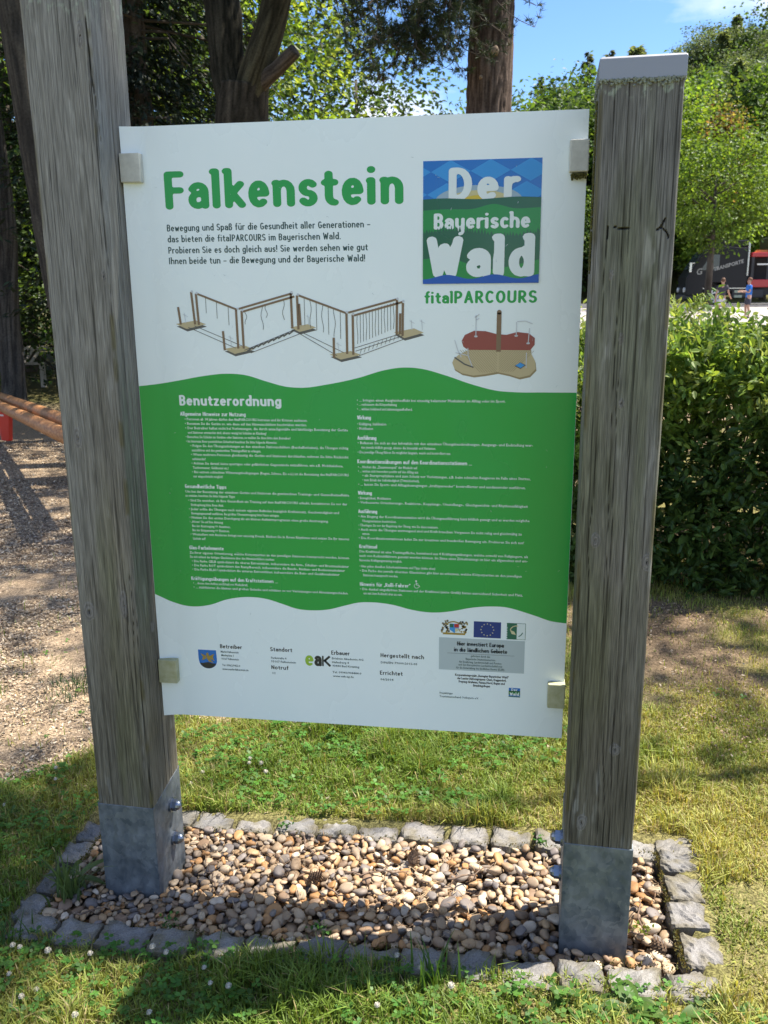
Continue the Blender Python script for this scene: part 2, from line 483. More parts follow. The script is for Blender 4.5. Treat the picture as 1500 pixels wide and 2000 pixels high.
PEB = np.array([(0.35, 0.225, 0.115), (0.40, 0.285, 0.175), (0.19, 0.155, 0.125), (0.36, 0.19, 0.075), (0.47, 0.385, 0.285), (0.20, 0.13, 0.08), (0.165, 0.14, 0.125), (0.29, 0.215, 0.145), (0.42, 0.32, 0.21), (0.27, 0.185, 0.11)])
cell = 0.003
hx0, hy0 = BED[0], BED[2]
HN = (int((BED[1] - BED[0]) / cell), int((BED[3] - BED[2]) / cell))
HM = np.full(HN, -0.048)
xx = hx0 + (np.arange(HN[0]) + .5) * cell; yy = hy0 + (np.arange(HN[1]) + .5) * cell
POSTS = [((0, 0), -0.0413, 0.15, 0.1604), ((1.1625, -0.0759), -0.0397, 0.15, 0.1604)]
def in_post(x, y, pad=0.0):
    for (a, b), an, w, d in POSTS:
        dx, dy = x - a, y - b; c, s = math.cos(an), math.sin(an)
        u, v = c * dx + s * dy, -s * dx + c * dy
        if -pad < u < w + pad and -pad < v < d + pad: return True
    return False
pebs = []
def rotm(ax, ay, az):
    return np.array((Matrix.Rotation(az, 3, 'Z') @ Matrix.Rotation(ay, 3, 'Y') @ Matrix.Rotation(ax, 3, 'X')))
NP = 6000
for k in range(NP):
    a = float(np.clip(rng.lognormal(math.log(0.0132), 0.30), 0.006, 0.024)) * (1.0 if k > 700 else 0.9)
    b = a * float(rng.uniform(0.52, 0.9)); c = a * float(rng.uniform(0.32, 0.6))
    best = None
    for t in range(5):
        px = float(rng.uniform(BED[0] + a * .6, BED[1] - a * .6)); py = float(rng.uniform(BED[2] + b * .6, BED[3] - b * .6))
        if in_post(px, py, 0.008): continue
        i, j = int((px - hx0) / cell), int((py - hy0) / cell)
        h = HM[max(i - 3, 0):i + 4, max(j - 3, 0):j + 4].mean()
        if best is None or h < best[0]: best = (h, px, py)
    if best is None: continue
    _, px, py = best
    Rm = rotm(rng.normal(0, .28), rng.normal(0, .28), rng.uniform(0, 6.28))
    r = a * 1.02; ni = int(r / cell) + 1
    i, j = int((px - hx0) / cell), int((py - hy0) / cell)
    i0, i1, j0, j1 = max(i - ni, 0), min(i + ni + 1, HN[0]), max(j - ni, 0), min(j + ni + 1, HN[1])
    X, Y = np.meshgrid(xx[i0:i1] - px, yy[j0:j1] - py, indexing='ij')
    # quadric p^T Q p = 1, solve for z
    Q = Rm @ np.diag([1 / a ** 2, 1 / b ** 2, 1 / c ** 2]) @ Rm.T
    A_ = Q[2, 2]; B_ = 2 * (Q[0, 2] * X + Q[1, 2] * Y); C_ = Q[0, 0] * X * X + 2 * Q[0, 1] * X * Y + Q[1, 1] * Y * Y - 1
    D_ = B_ * B_ - 4 * A_ * C_
    ok = D_ > 0
    if ok.sum() < 3: continue
    sq = np.sqrt(np.where(ok, D_, 0)); zb = (-B_ - sq) / (2 * A_); zt = (-B_ + sq) / (2 * A_)
    sub = HM[i0:i1, j0:j1]
    z = np.quantile((sub - zb)[ok], 0.93)
    top = float(TZ(px, py)) + 0.002 + 0.012 * math.exp(-((px - .55) / .5) ** 2) * 0
    lim = top - (0.006 if py > 0.2 else 0.0)
    rel = z - float(TZ(px, py)) * 0
    if z + c * 0.6 > lim + 0.008 and k > 900: continue
    HM[i0:i1, j0:j1] = np.where(ok, np.maximum(sub, z + zt), sub)
    pebs.append((px, py, float(z), a, b, c, Rm, int(rng.integers(len(PEB))), rng.uniform(.8, 1.15)))
def peb_shape(seed):
    r = np.random.default_rng(seed); ph = r.uniform(0, 6, 4)
    def jit(V): return (1 + 0.10 * np.sin(V[:, 0] * 2.3 + ph[0] + V[:, 1]) + 0.08 * np.cos(V[:, 1] * 2.7 + ph[1]) * np.sin(V[:, 2] * 2 + ph[2]))[:, None]
    b = MB().ell((0, 0, 0), (1, 1, 1), 10, 7, jit=jit)
    V = b.V[0]; V = np.sign(V) * np.abs(V) ** (0.72, 0.95, 0.8, 1.0, .68, .85)[seed % 6]
    for q in range(3):
        nrm = unit(r.normal(size=3)); h_ = r.uniform(.55, .8); dd_ = V @ nrm; V = V - np.maximum(dd_ - h_, 0)[:, None] * nrm * .85
    return V, b.F
SH = [peb_shape(s) for s in range(8)]
def speck(V, s):
    return 0.72 + 0.5 * fbm(V[:, 0] * 2 + s * 5, V[:, 1] * 2 + V[:, 2] * 3, s)
bed = struct_root('gravel_bed')
score = [(p[3] * p[4] / ((p[0] - CAM[0]) ** 2 + (p[1] - CAM[1]) ** 2 + CAM[2] ** 2) * (1.0 if HM[min(int((p[0] - hx0) / cell), HN[0] - 1), min(int((p[1] - hy0) / cell), HN[1] - 1)] < p[2] + p[5] * 1.25 else 0.01), i) for i, p in enumerate(pebs)]
big = set(i for _, i in sorted(score, reverse=True)[:300])
PM = {}
VS, FS, TS, off = [], [], [], 0
for i, (px, py, z, a, b, c, Rm, ci, br) in enumerate(pebs):
    V, F = SH[i % 8]
    if i in big:
        key = (i % 8, ci)
        if key not in PM:
            PM[key] = mesh_np('pebble', V, [F], PEB[ci] * speck(V, ci)[:, None], True); PM[key].materials.append(M['pebble'])
        o = _link0('pebble', PM[key], bed)
        o.matrix_basis = Matrix.Translation((px, py, z)) @ Matrix(Rm.tolist()).to_4x4() @ Matrix.Diagonal((a, b, c, 1))
    else:
        VS.append((V * [a, b, c]) @ Rm.T + [px, py, z]); TS.append(PEB[ci] * br * speck(V, i % 13)[:, None])
        FS += [[q + off for q in f] for f in F]; off += len(V)
link('small_pebbles', mesh_np('small_pebbles', np.concatenate(VS), [FS], np.clip(np.concatenate(TS), 0, 1), True), bed, M['pebble'], kind='stuff')
fill = MB().box((BED[0] - 0.02, BED[2] - 0.02, -0.2), (BED[1] + 0.02, BED[3] + 0.02, -0.033))
fill.obj('grit', noisy('grit', (0.05, 0.035, 0.025), (0.10, 0.075, 0.05), (120, 120, 120), 0.95), bed)

# ------------------------------------------------------------------ the information board
board = wthing('information_board', 'white and green park notice board held between two weathered square timber posts', 'sign', (0.66, 0.08, 0))

def wood_post(corner, ang, w, d, z0, z1, seed, knots, cracks, tone, capcut=0.0):
    rr = 0.006
    def edge(a0, a1, n): return np.linspace(a0, a1, n, endpoint=False)
    # perimeter starting front-left corner, running along front (u), inner/right (v), back, left
    P = []
    fine_f, fine_s, co = 76, 64, 14
    for t in edge(rr, w - rr, fine_f): P.append((t, 0, t, 0))
    for a in edge(0, 1, 4): q = a * math.pi / 2; P.append((w - rr + rr * math.sin(q), rr - rr * math.cos(q), w + a * 0.005, 0))
    for t in edge(rr, d - rr, fine_s): P.append((w, t, w + t, 1))
    for a in edge(0, 1, 4): q = a * math.pi / 2; P.append((w - rr + rr * math.cos(q), d - rr + rr * math.sin(q), w + d + a * 0.005, 1))
    for t in edge(rr, w - rr, co): P.append((w - t, d, w + d + t, 2))
    for a in edge(0, 1, 3): q = a * math.pi / 2; P.append((rr - rr * math.sin(q), d - rr + rr * math.cos(q), 2 * w + d, 2))
    for t in edge(rr, d - rr, fine_s if seed == 2 else co): P.append((0, d - t, 2 * w + d + t, 3))
    for a in edge(0, 1, 4): q = a * math.pi / 2; P.append((rr - rr * math.cos(q), rr - rr * math.sin(q), -0.005 + a * 0.005, 0))
    P = np.array(P); nP = len(P)
    zs = np.arange(z0, z1 + 0.001, 0.003); nz = len(zs)
    S = np.broadcast_to(P[:, 2], (nz, nP)).copy(); Z = np.broadcast_to(zs[:, None], (nz, nP)).copy()
    # normal direction by neighbouring differences
    XY = P[:, :2]; T = np.roll(XY, -1, 0) - np.roll(XY, 1, 0); T = unit(T); NRM = np.stack([T[:, 1], -T[:, 0]], 1)
    Sw = S.copy(); Zw = Z.copy(); knotm = np.zeros_like(S); ring = np.zeros_like(S)
    for (ks, kz, kr) in knots:
        dx = S - ks; dz = (Z - kz)
        dd = np.sqrt(dx * dx + (dz * (0.55 + .3 * math.sin(ks * 90))) ** 2) * (1 + .5 * (fbm(S * 90, Z * 60, seed + 40) - .5))
        Sw += -dx * np.exp(-(dx ** 2 + (dz * 0.33) ** 2) / (2 * (1.6 * kr) ** 2)) * 0.6
        k = smooth(kr * 1.05, kr * 0.8, dd); knotm = np.maximum(knotm, k)
        ring = np.where(k > 0, 0.5 + 0.5 * np.sin(dd / kr * 16), ring)
    warp = (fbm(Z * 0.9, S * 3, seed) - 0.5) * 0.016
    Sg = Sw + warp
    g1 = fbm(Sg * 190, Z * 1.3, seed + 1, 3)          # broad year rings
    g2 = fbm(Sg * 330, Z * 9.0, seed + 2, 3)          # fine fibres
    g3 = vnoise(Sg * 900, Z * 30, seed + 5)
    g = np.clip(0.55 + (g1 - 0.5) * 0.8 + (g2 - 0.5) * 1.2 + (g3 - 0.5) * 0.25, 0, 1)
    g = g * (1 - knotm) + ring * 0.5 * knotm + 0.15 * knotm
    # checks (long thin splits)
    ck = smooth(0.05, 0.0, np.abs(vnoise(Sg * 70, Z * 0.8, seed + 8) - 0.5)) * smooth(0.55, 0.68, vnoise(Sg * 30 + 3, Z * 1.6, seed + 9))
    depth = 0.0011 * (1 - g) + 0.003 * ck
    slit = np.zeros_like(S)
    for pl_, wd in cracks:
        for (a0, b0), (a1, b1) in zip(pl_[:-1], pl_[1:]):
            vx, vz = a1 - a0, b1 - b0; L2 = vx * vx + vz * vz
            t = np.clip(((S - a0) * vx + (Z - b0) * vz) / L2, 0, 1)
            dist = np.hypot(S - a0 - t * vx, Z - b0 - t * vz)
            slit = np.maximum(slit, smooth(wd, wd * 0.3, dist))
    depth += 0.009 * slit
    hole = np.zeros_like(S)
    for (ks, kz, kr) in knots:
        hole = np.maximum(hole, smooth(kr * 0.28, kr * 0.1, np.hypot((S - ks) * 2.0, (Z - kz) * .7)))
    depth += 0.004 * hole + 0.0012 * (1 - knotm) * smooth(0, 1, 0) - 0.0012 * knotm
    wob = (fbm(Z * 2.5, P[:, 3][None, :] * 9.0 + seed, seed + 6) - 0.6) * 0.003
    X = P[:, 0][None] - NRM[:, 0][None] * (depth + wob); Y = P[:, 1][None] - NRM[:, 1][None] * (depth + wob)
    c, s = math.cos(ang), math.sin(ang)
    V = np.stack([corner[0] + c * X - s * Y, corner[1] + s * X + c * Y, Z], -1).reshape(-1, 3)
    # colour: bleached grey above, olive-brown with algae below, dark grain
    lo, hi = tone
    hgt = smooth(0.25, 1.7, Z + (fbm(S * 9, Z * 1.5, seed + 12) - 0.5) * 1.1)
    light = mix3(np.array((0.195, 0.175, 0.13)) * lo, np.array((0.285, 0.28, 0.255)) * hi, hgt)
    dark = mix3(np.array((0.082, 0.072, 0.05)) * lo, np.array((0.165, 0.16, 0.14)) * hi, hgt)
    col = dark + (light - dark) * (g ** 0.9)[..., None]
    patch = fbm(S * 14, Z * 2.2, seed + 20)
    col = col * (0.78 + 0.44 * patch)[..., None]
    alg = smooth(0.52, 0.70, fbm(S * 11 + 7, Z * 1.3, seed + 22))
    col = mix3(col, col * np.array((0.80, 0.90, 0.55)), alg * 0.55)
    pale = smooth(0.6, 0.8, fbm(S * 30, Z * 5, seed + 24)) * smooth(0.3, 0.7, vnoise(S * 200, Z * 40, seed))
    col = mix3(col, (0.36, 0.36, 0.33), pale * 0.35)
    col = mix3(col, np.array((0.15, 0.14, 0.13)) + 0.08 * ring[..., None], knotm * 0.6)
    col = mix3(col, (0.02, 0.016, 0.012), np.clip(hole * 0.8 + slit * 0.75 + ck * 0.5, 0, 0.9))
    # lichen crust near the top
    top = z1
    lz = smooth(0.05, 0.0, top - Z) if seed == 2 else smooth(1.98, 2.25, Z) * .8
    li = smooth(0.66 - 0.14 * lz, 0.70 - 0.14 * lz, fbm(S * 110, Z * 90, seed + 30, 5)) * smooth(0.02, 0.5, lz)
    col = mix3(col, (0.30, 0.34, 0.27), li * 0.85)
    # moss along the vertical edges
    e = np.minimum(np.abs(S - 0.0), np.abs(S - w))
    mo = smooth(0.012, 0.002, e) * smooth(0.45, 0.65, fbm(S * 20, Z * 14, seed + 33))
    col = mix3(col, (0.10, 0.085, 0.025), mo * 0.6)
    V = V.astype(np.float32)
    ix = np.arange(nz * nP).reshape(nz, nP); nx_ = np.roll(ix, -1, 1)
    F = np.stack([ix[:-1], nx_[:-1], nx_[1:], ix[1:]], -1).reshape(-1, 4)
    caps = [list(map(int, ix[-1])), list(map(int, ix[0][::-1]))]
    return mesh_np('post', V, [F, caps], col.reshape(-1, 3), False)

kL = [(0.027, 0.779, 0.017), (0.118, 0.80, 0.010), (0.137, 1.557, 0.006), (0.150 + 0.075, 0.72, 0.012), (0.04, 1.20, 0.010), (0.129, 2.03, 0.008)]
post_l = link('post', wood_post((0, 0), -0.0413, 0.15, 0.1604, 0.17, 2.55, 1, kL, [([(0.148, 2.1), (0.152, 1.95), (0.163, 1.83)], 0.0012)], (0.94, 0.88)), board, M['wood'])
post_l['label'] = 'taller grey timber post at the left side of the board'
kR = [(0.034, 1.017, 0.010), (0.139, 0.975, 0.011), (0.035, 0.36, 0.012), (0.098, 0.546, 0.012), (0.038, 1.545, 0.005), (0.063, 1.425, 0.005), (0.07, 1.30, 0.006)]
cR = [([(0.027, 1.610), (0.028, 1.633)], 0.0014), ([(0.036, 1.635), (0.045, 1.631), (0.068, 1.629)], 0.0012),
      ([(0.117, 1.626), (0.124, 1.631), (0.130, 1.645)], 0.0019), ([(0.126, 1.630), (0.135, 1.622), (0.139, 1.612)], 0.0013)]
post_r = link('post', wood_post((1.1625, -0.0759), -0.0397, 0.15, 0.1604, 0.22, 1.895, 2, kR, cR, (0.80, 0.68)), board, M['wood'])
post_r['label'] = 'shorter dark timber post with a metal cap'

# galvanised post shoes
M['zinc'] = mat('galvanised_steel', (0.42, 0.45, 0.48), 0.42, 0.55)
def _zinc():
    m = M['zinc']; L = m.node_tree.links; b = m.node_tree.nodes['Principled BSDF']
    tc = N(m, 'ShaderNodeTexCoord'); vo = N(m, 'ShaderNodeTexVoronoi', Scale=70.0); nz = N(m, 'ShaderNodeTexNoise', Scale=26.0, Detail=9.0)
    mp = N(m, 'ShaderNodeMapping'); mp.inputs['Scale'].default_value = (1, 1, 0.6)
    L.new(tc.outputs['Object'], mp.inputs[0]); L.new(mp.outputs[0], nz.inputs['Vector'])
    dst = N(m, 'ShaderNodeMix', data_type='RGBA'); dst.inputs['Factor'].default_value = 0.06
    L.new(tc.outputs['Object'], dst.inputs['A']); L.new(nz.outputs['Color'], dst.inputs['B']); L.new(dst.outputs['Result'], vo.inputs['Vector'])
    r1 = N(m, 'ShaderNodeValToRGB'); r1.color_ramp.elements[0].color = (0.06, 0.08, 0.10, 1); r1.color_ramp.elements[1].color = (0.22, 0.25, 0.275, 1)
    r1.color_ramp.elements[0].position = 0.3; r1.color_ramp.elements[1].position = 0.75
    mx = N(m, 'ShaderNodeMix', data_type='RGBA'); mx.inputs['Factor'].default_value = 0.07
    hs = N(m, 'ShaderNodeSeparateColor'); L.new(vo.outputs['Color'], hs.inputs[0])
    L.new(nz.outputs['Fac'], r1.inputs[0]); L.new(r1.outputs[0], mx.inputs['A']); L.new(hs.outputs[0], mx.inputs['B'])
    L.new(mx.outputs['Result'], b.inputs['Base Color'])
    r2 = N(m, 'ShaderNodeMapRange'); r2.inputs['To Min'].default_value = 0.48; r2.inputs['To Max'].default_value = 0.68
    L.new(hs.outputs[1], r2.inputs['Value']); L.new(r2.outputs[0], b.inputs['Roughness'])
_zinc()
M['bolt'] = mat('zinc_bolt', (0.24, 0.27, 0.32), 0.28, 0.95)
def shoe(corner, ang, w, d, zf, zb, inner_side):
    c, s = math.cos(ang), math.sin(ang); t = 0.004; g = 0.0012
    def W(u, v, z): return (corner[0] + c * u - s * v, corner[1] + s * u + c * v, z)
    b = MB()
    # front plate with side plates whose top edge climbs towards the back, plus back plate
    def plate(p, q, za, zc):      # p,q outer corner (u,v); inner offset toward centre
        mu, mv = w / 2, d / 2
        def inn(a): return (a[0] + (t if a[0] < mu else -t), a[1] + (t if a[1] < mv else -t))
        pi, qi = inn(p), inn(q)
        V = [W(*p, -0.12), W(*q, -0.12), W(*q, zc), W(*p, za), W(*pi, -0.12), W(*qi, -0.12), W(*qi, zc), W(*pi, za)]
        b.add(V, [(0, 1, 2, 3), (7, 6, 5, 4), (3, 2, 6, 7), (0, 3, 7, 4), (1, 5, 6, 2)])
    e = g
    plate((-e, -e), (w + e, -e), zf, zf)
    plate((w + e, -e), (w + e, d + e), zf, zb)
    plate((w + e, d + e), (-e, d + e), zb, zb)
    plate((-e, d + e), (-e, -e), zb, zf)
    o = b.obj('post_shoe', M['zinc'], board)
    bm_ = o.modifiers.new('bevel', 'BEVEL'); bm_.width = 0.0015; bm_.segments = 2
    return o, W
sL, WL = shoe((0, 0), -0.0413, 0.15, 0.1604, 0.2604, 0.290, 1)
sR, WR = shoe((1.1625, -0.0759), -0.0397, 0.15, 0.1604, 0.3044, 0.334, 0)
def bolt(p, ax, parent):
    b = MB(); p = np.array(p); ax = unit(np.array(ax, float)) * 1.5
    b.tube([p - ax * 0.002, p + ax * 0.002], [0.019, 0.019], 16)
    b.tube([p + ax * 0.0015, p + ax * 0.010], [0.0155, 0.0155], 6)
    b.tube([p + ax * 0.010, p + ax * 0.0125, p + ax * 0.0155, p + ax * 0.0175, p + ax * 0.0182], [0.0135, 0.0125, 0.0095, 0.005, 0.0005], 12)
    o = b.obj('bolt', M['bolt'], parent)
    return o
for z in (0.211, 0.112): bolt(WL(0.1535, 0.098, z), (1, -0.04, 0), sL)
for z in (0.260, 0.165): bolt(WR(-0.0035, 0.085, z), (-1, 0.04, 0), sR)

# metal cap of the right post
b = MB()
def WRb(u, v, z): return WR(u, v, z)
ov = 0.002
for (z, o_) in ((1.888, ov), (1.924, ov), (1.928, ov - 0.004)): b.V.append(np.array([WR(-o_, -o_, z), WR(0.15 + o_, -o_, z), WR(0.15 + o_, 0.1604 + o_, z), WR(-o_, 0.1604 + o_, z)]))
b.F = [(i * 4 + j, i * 4 + (j + 1) % 4, (i + 1) * 4 + (j + 1) % 4, (i + 1) * 4 + j) for i in range(2) for j in range(4)] + [(8, 9, 10, 11), (3, 2, 1, 0)]
b.n = 12
cap = b.obj('post_cap', mat('cap_aluminium', (0.28, 0.29, 0.31), 0.5, 0.6), board, bevel=0.0012)
# lichen crumbs hanging below the cap and on the post's edge
b = MB()
for i in range(330):
    u = rng.uniform(0, 0.15); z = 1.889 - abs(rng.normal(0, 0.005)); v = -0.002
    if rng.random() < 0.3: u, v = -0.002, rng.uniform(0, 0.16)
    r_ = rng.uniform(0.001, 0.0034)
    b.ell(WR(u, v, z), (r_, r_ * .8, r_ * rng.uniform(.5, 1.2)), 5, 4)
li = b.obj('lichen', noisy('lichen', (0.10, 0.115, 0.085), (0.30, 0.33, 0.27), (300, 300, 300), 0.95), board, kind='stuff')
b = MB()
for i in range(260):
    z = rng.uniform(1.55, 1.86); v = rng.uniform(0.0, 0.02); r_ = rng.uniform(0.001, 0.004)
    b.ell(WR(-0.0015, v + 0.03, z), (r_, r_, r_ * 1.2), 5, 4)
for i in range(150):
    cx_, cz_ = (0.02, 1.742); b.ell((1.157 - rng.uniform(0, 0.03), 0.085 + rng.normal(0, 0.004), 1.749 - abs(rng.normal(0, 0.004))), (rng.uniform(0.001, 0.003),) * 3, 5, 4)
b.obj('moss', noisy('moss', (0.05, 0.055, 0.015), (0.13, 0.12, 0.03), (300, 300, 300), 0.95), board, kind='stuff')

# clamps
M['clamp'] = noisy('clamp_aluminium', (0.50, 0.50, 0.44), (0.60, 0.60, 0.53), (60, 60, 60), 0.5, 0.15)
M['clamp2'] = noisy('clamp_algae', (0.36, 0.36, 0.20), (0.48, 0.48, 0.32), (40, 40, 40), 0.6, 0.1)
for (x0, x1, z0, z1, m_) in ((0.1565, 0.203, 1.757, 1.817, 'clamp'), (1.122, 1.160, 1.752, 1.814, 'clamp'), (0.1565, 0.204, 0.568, 0.630, 'clamp2'), (1.120, 1.160, 0.560, 0.621, 'clamp2')):
    b = MB().box((x0, 0.074, z0), (x1, 0.0935, z1)).box((x0, 0.0985, z0), (x1, 0.114, z1))
    b.box((x0 if x0 < .5 else x1 - 0.004, 0.0935, z0), (x0 + 0.0035 if x0 < .5 else x1, 0.0985, z1))
    b.obj('clamp', M[m_], board, bevel=0.004)

# ------------------------------------------------------------------ the panel and its print
PX, PY, PZ, PW, PH = 0.158, 0.0965, 0.473, 1.0, 1.4
def bend(u):
    u = np.asarray(u, float)
    return 0.011 * np.clip((0.055 - u) / 0.055, 0, 1) ** 1.6
us = np.concatenate([np.linspace(0, 0.06, 13), np.linspace(0.08, 1, 40)]); nu = len(us)
# side wobble, thickness 3 mm
V, F = [], []
for u in us:
    for v in (0, PH):
        for t in (0.0, 0.003): V.append((PX + u, PY - 0.0015 - bend(u) + t, PZ + v))
for i in range(nu - 1):
    a, c_ = i * 4, i * 4 + 4
    F += [(a, c_, c_ + 2, a + 2), (a + 1, a + 3, c_ + 3, c_ + 1), (a + 2, c_ + 2, c_ + 3, a + 3), (a, a + 1, c_ + 1, c_)]
F += [(0, 2, 3, 1), (nu * 4 - 4, nu * 4 - 3, nu * 4 - 1, nu * 4 - 2)]
def uneven_gloss(m, lo, hi, sc=(5, 5, 3)):
    L = m.node_tree.links; b = m.node_tree.nodes['Principled BSDF']
    tc = N(m, 'ShaderNodeTexCoord'); mp = N(m, 'ShaderNodeMapping'); mp.inputs['Scale'].default_value = sc
    nz = N(m, 'ShaderNodeTexNoise', Scale=1.0, Detail=5.0); mr = N(m, 'ShaderNodeMapRange'); mr.inputs['From Min'].default_value = .35; mr.inputs['From Max'].default_value = .65
    mr.inputs['To Min'].default_value = lo; mr.inputs['To Max'].default_value = hi
    L.new(tc.outputs['Object'], mp.inputs[0]); L.new(mp.outputs[0], nz.inputs['Vector']); L.new(nz.outputs['Fac'], mr.inputs['Value']); L.new(mr.outputs[0], b.inputs['Roughness'])
    n2 = N(m, 'ShaderNodeTexNoise', Scale=2.2, Detail=1.0); bp = N(m, 'ShaderNodeBump', Strength=0.35, Distance=0.01)
    L.new(tc.outputs['Object'], n2.inputs['Vector']); L.new(n2.outputs['Fac'], bp.inputs['Height']); L.new(bp.outputs[0], b.inputs['Normal'])
M['panel'] = noisy('panel_white', (0.77, 0.86, 0.85), (0.82, 0.89, 0.88), (3, 3, 2), 0.32, 0, lo=0.3, hi=0.7, spec=0.5)
panel = link('panel', mesh_np('panel', V, [F]), board, M['panel'])
def ink(name, c, rough=0.34):
    return mat('print_' + name, c, rough, 0, 0.5)
INK = dict(green=ink('green', (0.016, 0.35, 0.060)), title=ink('title_green', (0.010, 0.33, 0.055)), dark=ink('dark', (0.012, 0.055, 0.05)),
           white=ink('white', (0.72, 0.80, 0.78)), black=ink('black', (0.02, 0.025, 0.03)), blue1=ink('blue', (0.004, 0.15, 0.50)), blue2=ink('light_blue', (0.03, 0.28, 0.66)),
           deep=ink('fir_green', (0.004, 0.105, 0.045)), hill=ink('hill_green', (0.004, 0.24, 0.04)), water=ink('water_blue', (0.004, 0.09, 0.42)), sunc=ink('sun', (0.55, 0.50, 0.25)),
           sun2=ink('sun_pale', (0.30, 0.42, 0.50)), tan=ink('tan', (0.50, 0.42, 0.24)), brown=ink('brown', (0.20, 0.13, 0.07)), rope=ink('rope', (0.10, 0.10, 0.09)), red=ink('red_brown', (0.28, 0.06, 0.045)),
           line=ink('stripe', (0.28, 0.22, 0.11)), steel=ink('steel', (0.55, 0.58, 0.60)), grey=ink('grey', (0.44, 0.52, 0.53)), navy=ink('navy', (0.004, 0.035, 0.20)), lime=ink('lime', (0.30, 0.50, 0.05)),
           gold=ink('gold', (0.35, 0.24, 0.05)), crimson=ink('crimson', (0.45, 0.02, 0.02)), pine=ink('pine', (0.01, 0.13, 0.08)), cream=ink('cream', (0.62, 0.58, 0.34)), yellow=ink('yellow', (0.6, 0.45, 0.03)))
uneven_gloss(M['panel'], .16, .40)
for k_ in ('green', 'blue1', 'hill', 'deep'): uneven_gloss(INK[k_], .12, .34)
def to_world(P2, layer):
    P2 = np.asarray(P2, float)
    return np.stack([PX + P2[:, 0], PY - 0.0015 - bend(P2[:, 0]) - 0.00022 * layer, PZ + P2[:, 1]], 1)
class Pr:
    """flat print, in metres on the panel (u right, v up)"""
    def __init__(s): s.V = []; s.F = []; s.n = 0
    def poly(s, pts):
        pts = list(pts); s.V += pts; s.F.append(list(range(s.n, s.n + len(pts)))); s.n += len(pts); return s
    def vf(s, V, F):
        V = [tuple(v) for v in V]; s.V += V; s.F += [[i + s.n for i in f] for f in F]; s.n += len(V); return s
    def rect(s, a, b, c, d): return s.poly([(a, b), (c, b), (c, d), (a, d)])
    def line(s, pts, w):
        for (x0, y0), (x1, y1) in zip(pts[:-1], pts[1:]):
            L = math.hypot(x1 - x0, y1 - y0) + 1e-9; nx_, ny_ = -(y1 - y0) / L * w / 2, (x1 - x0) / L * w / 2
            s.poly([(x0 - nx_, y0 - ny_), (x1 - nx_, y1 - ny_), (x1 + nx_, y1 + ny_), (x0 + nx_, y0 + ny_)])
        return s
    def disc(s, x, y, r, n=12, ry=None):
        ry = ry or r
        return s.poly([(x + r * math.cos(a * 6.2832 / n), y + ry * math.sin(a * 6.2832 / n)) for a in range(n)])
    def put(s, name, layer, ink_, parent=None):
        # faces must look toward -y: (u right, v up) anticlockwise does
        F = []
        for f in s.F:
            A = sum(s.V[f[i]][0] * s.V[f[(i + 1) % len(f)]][1] - s.V[f[(i + 1) % len(f)]][0] * s.V[f[i]][1] for i in range(len(f)))
            F.append(f if A > 0 else f[::-1])
        return link(name, mesh_np(name, to_world(s.V, layer), [F]), parent or panel, INK[ink_])

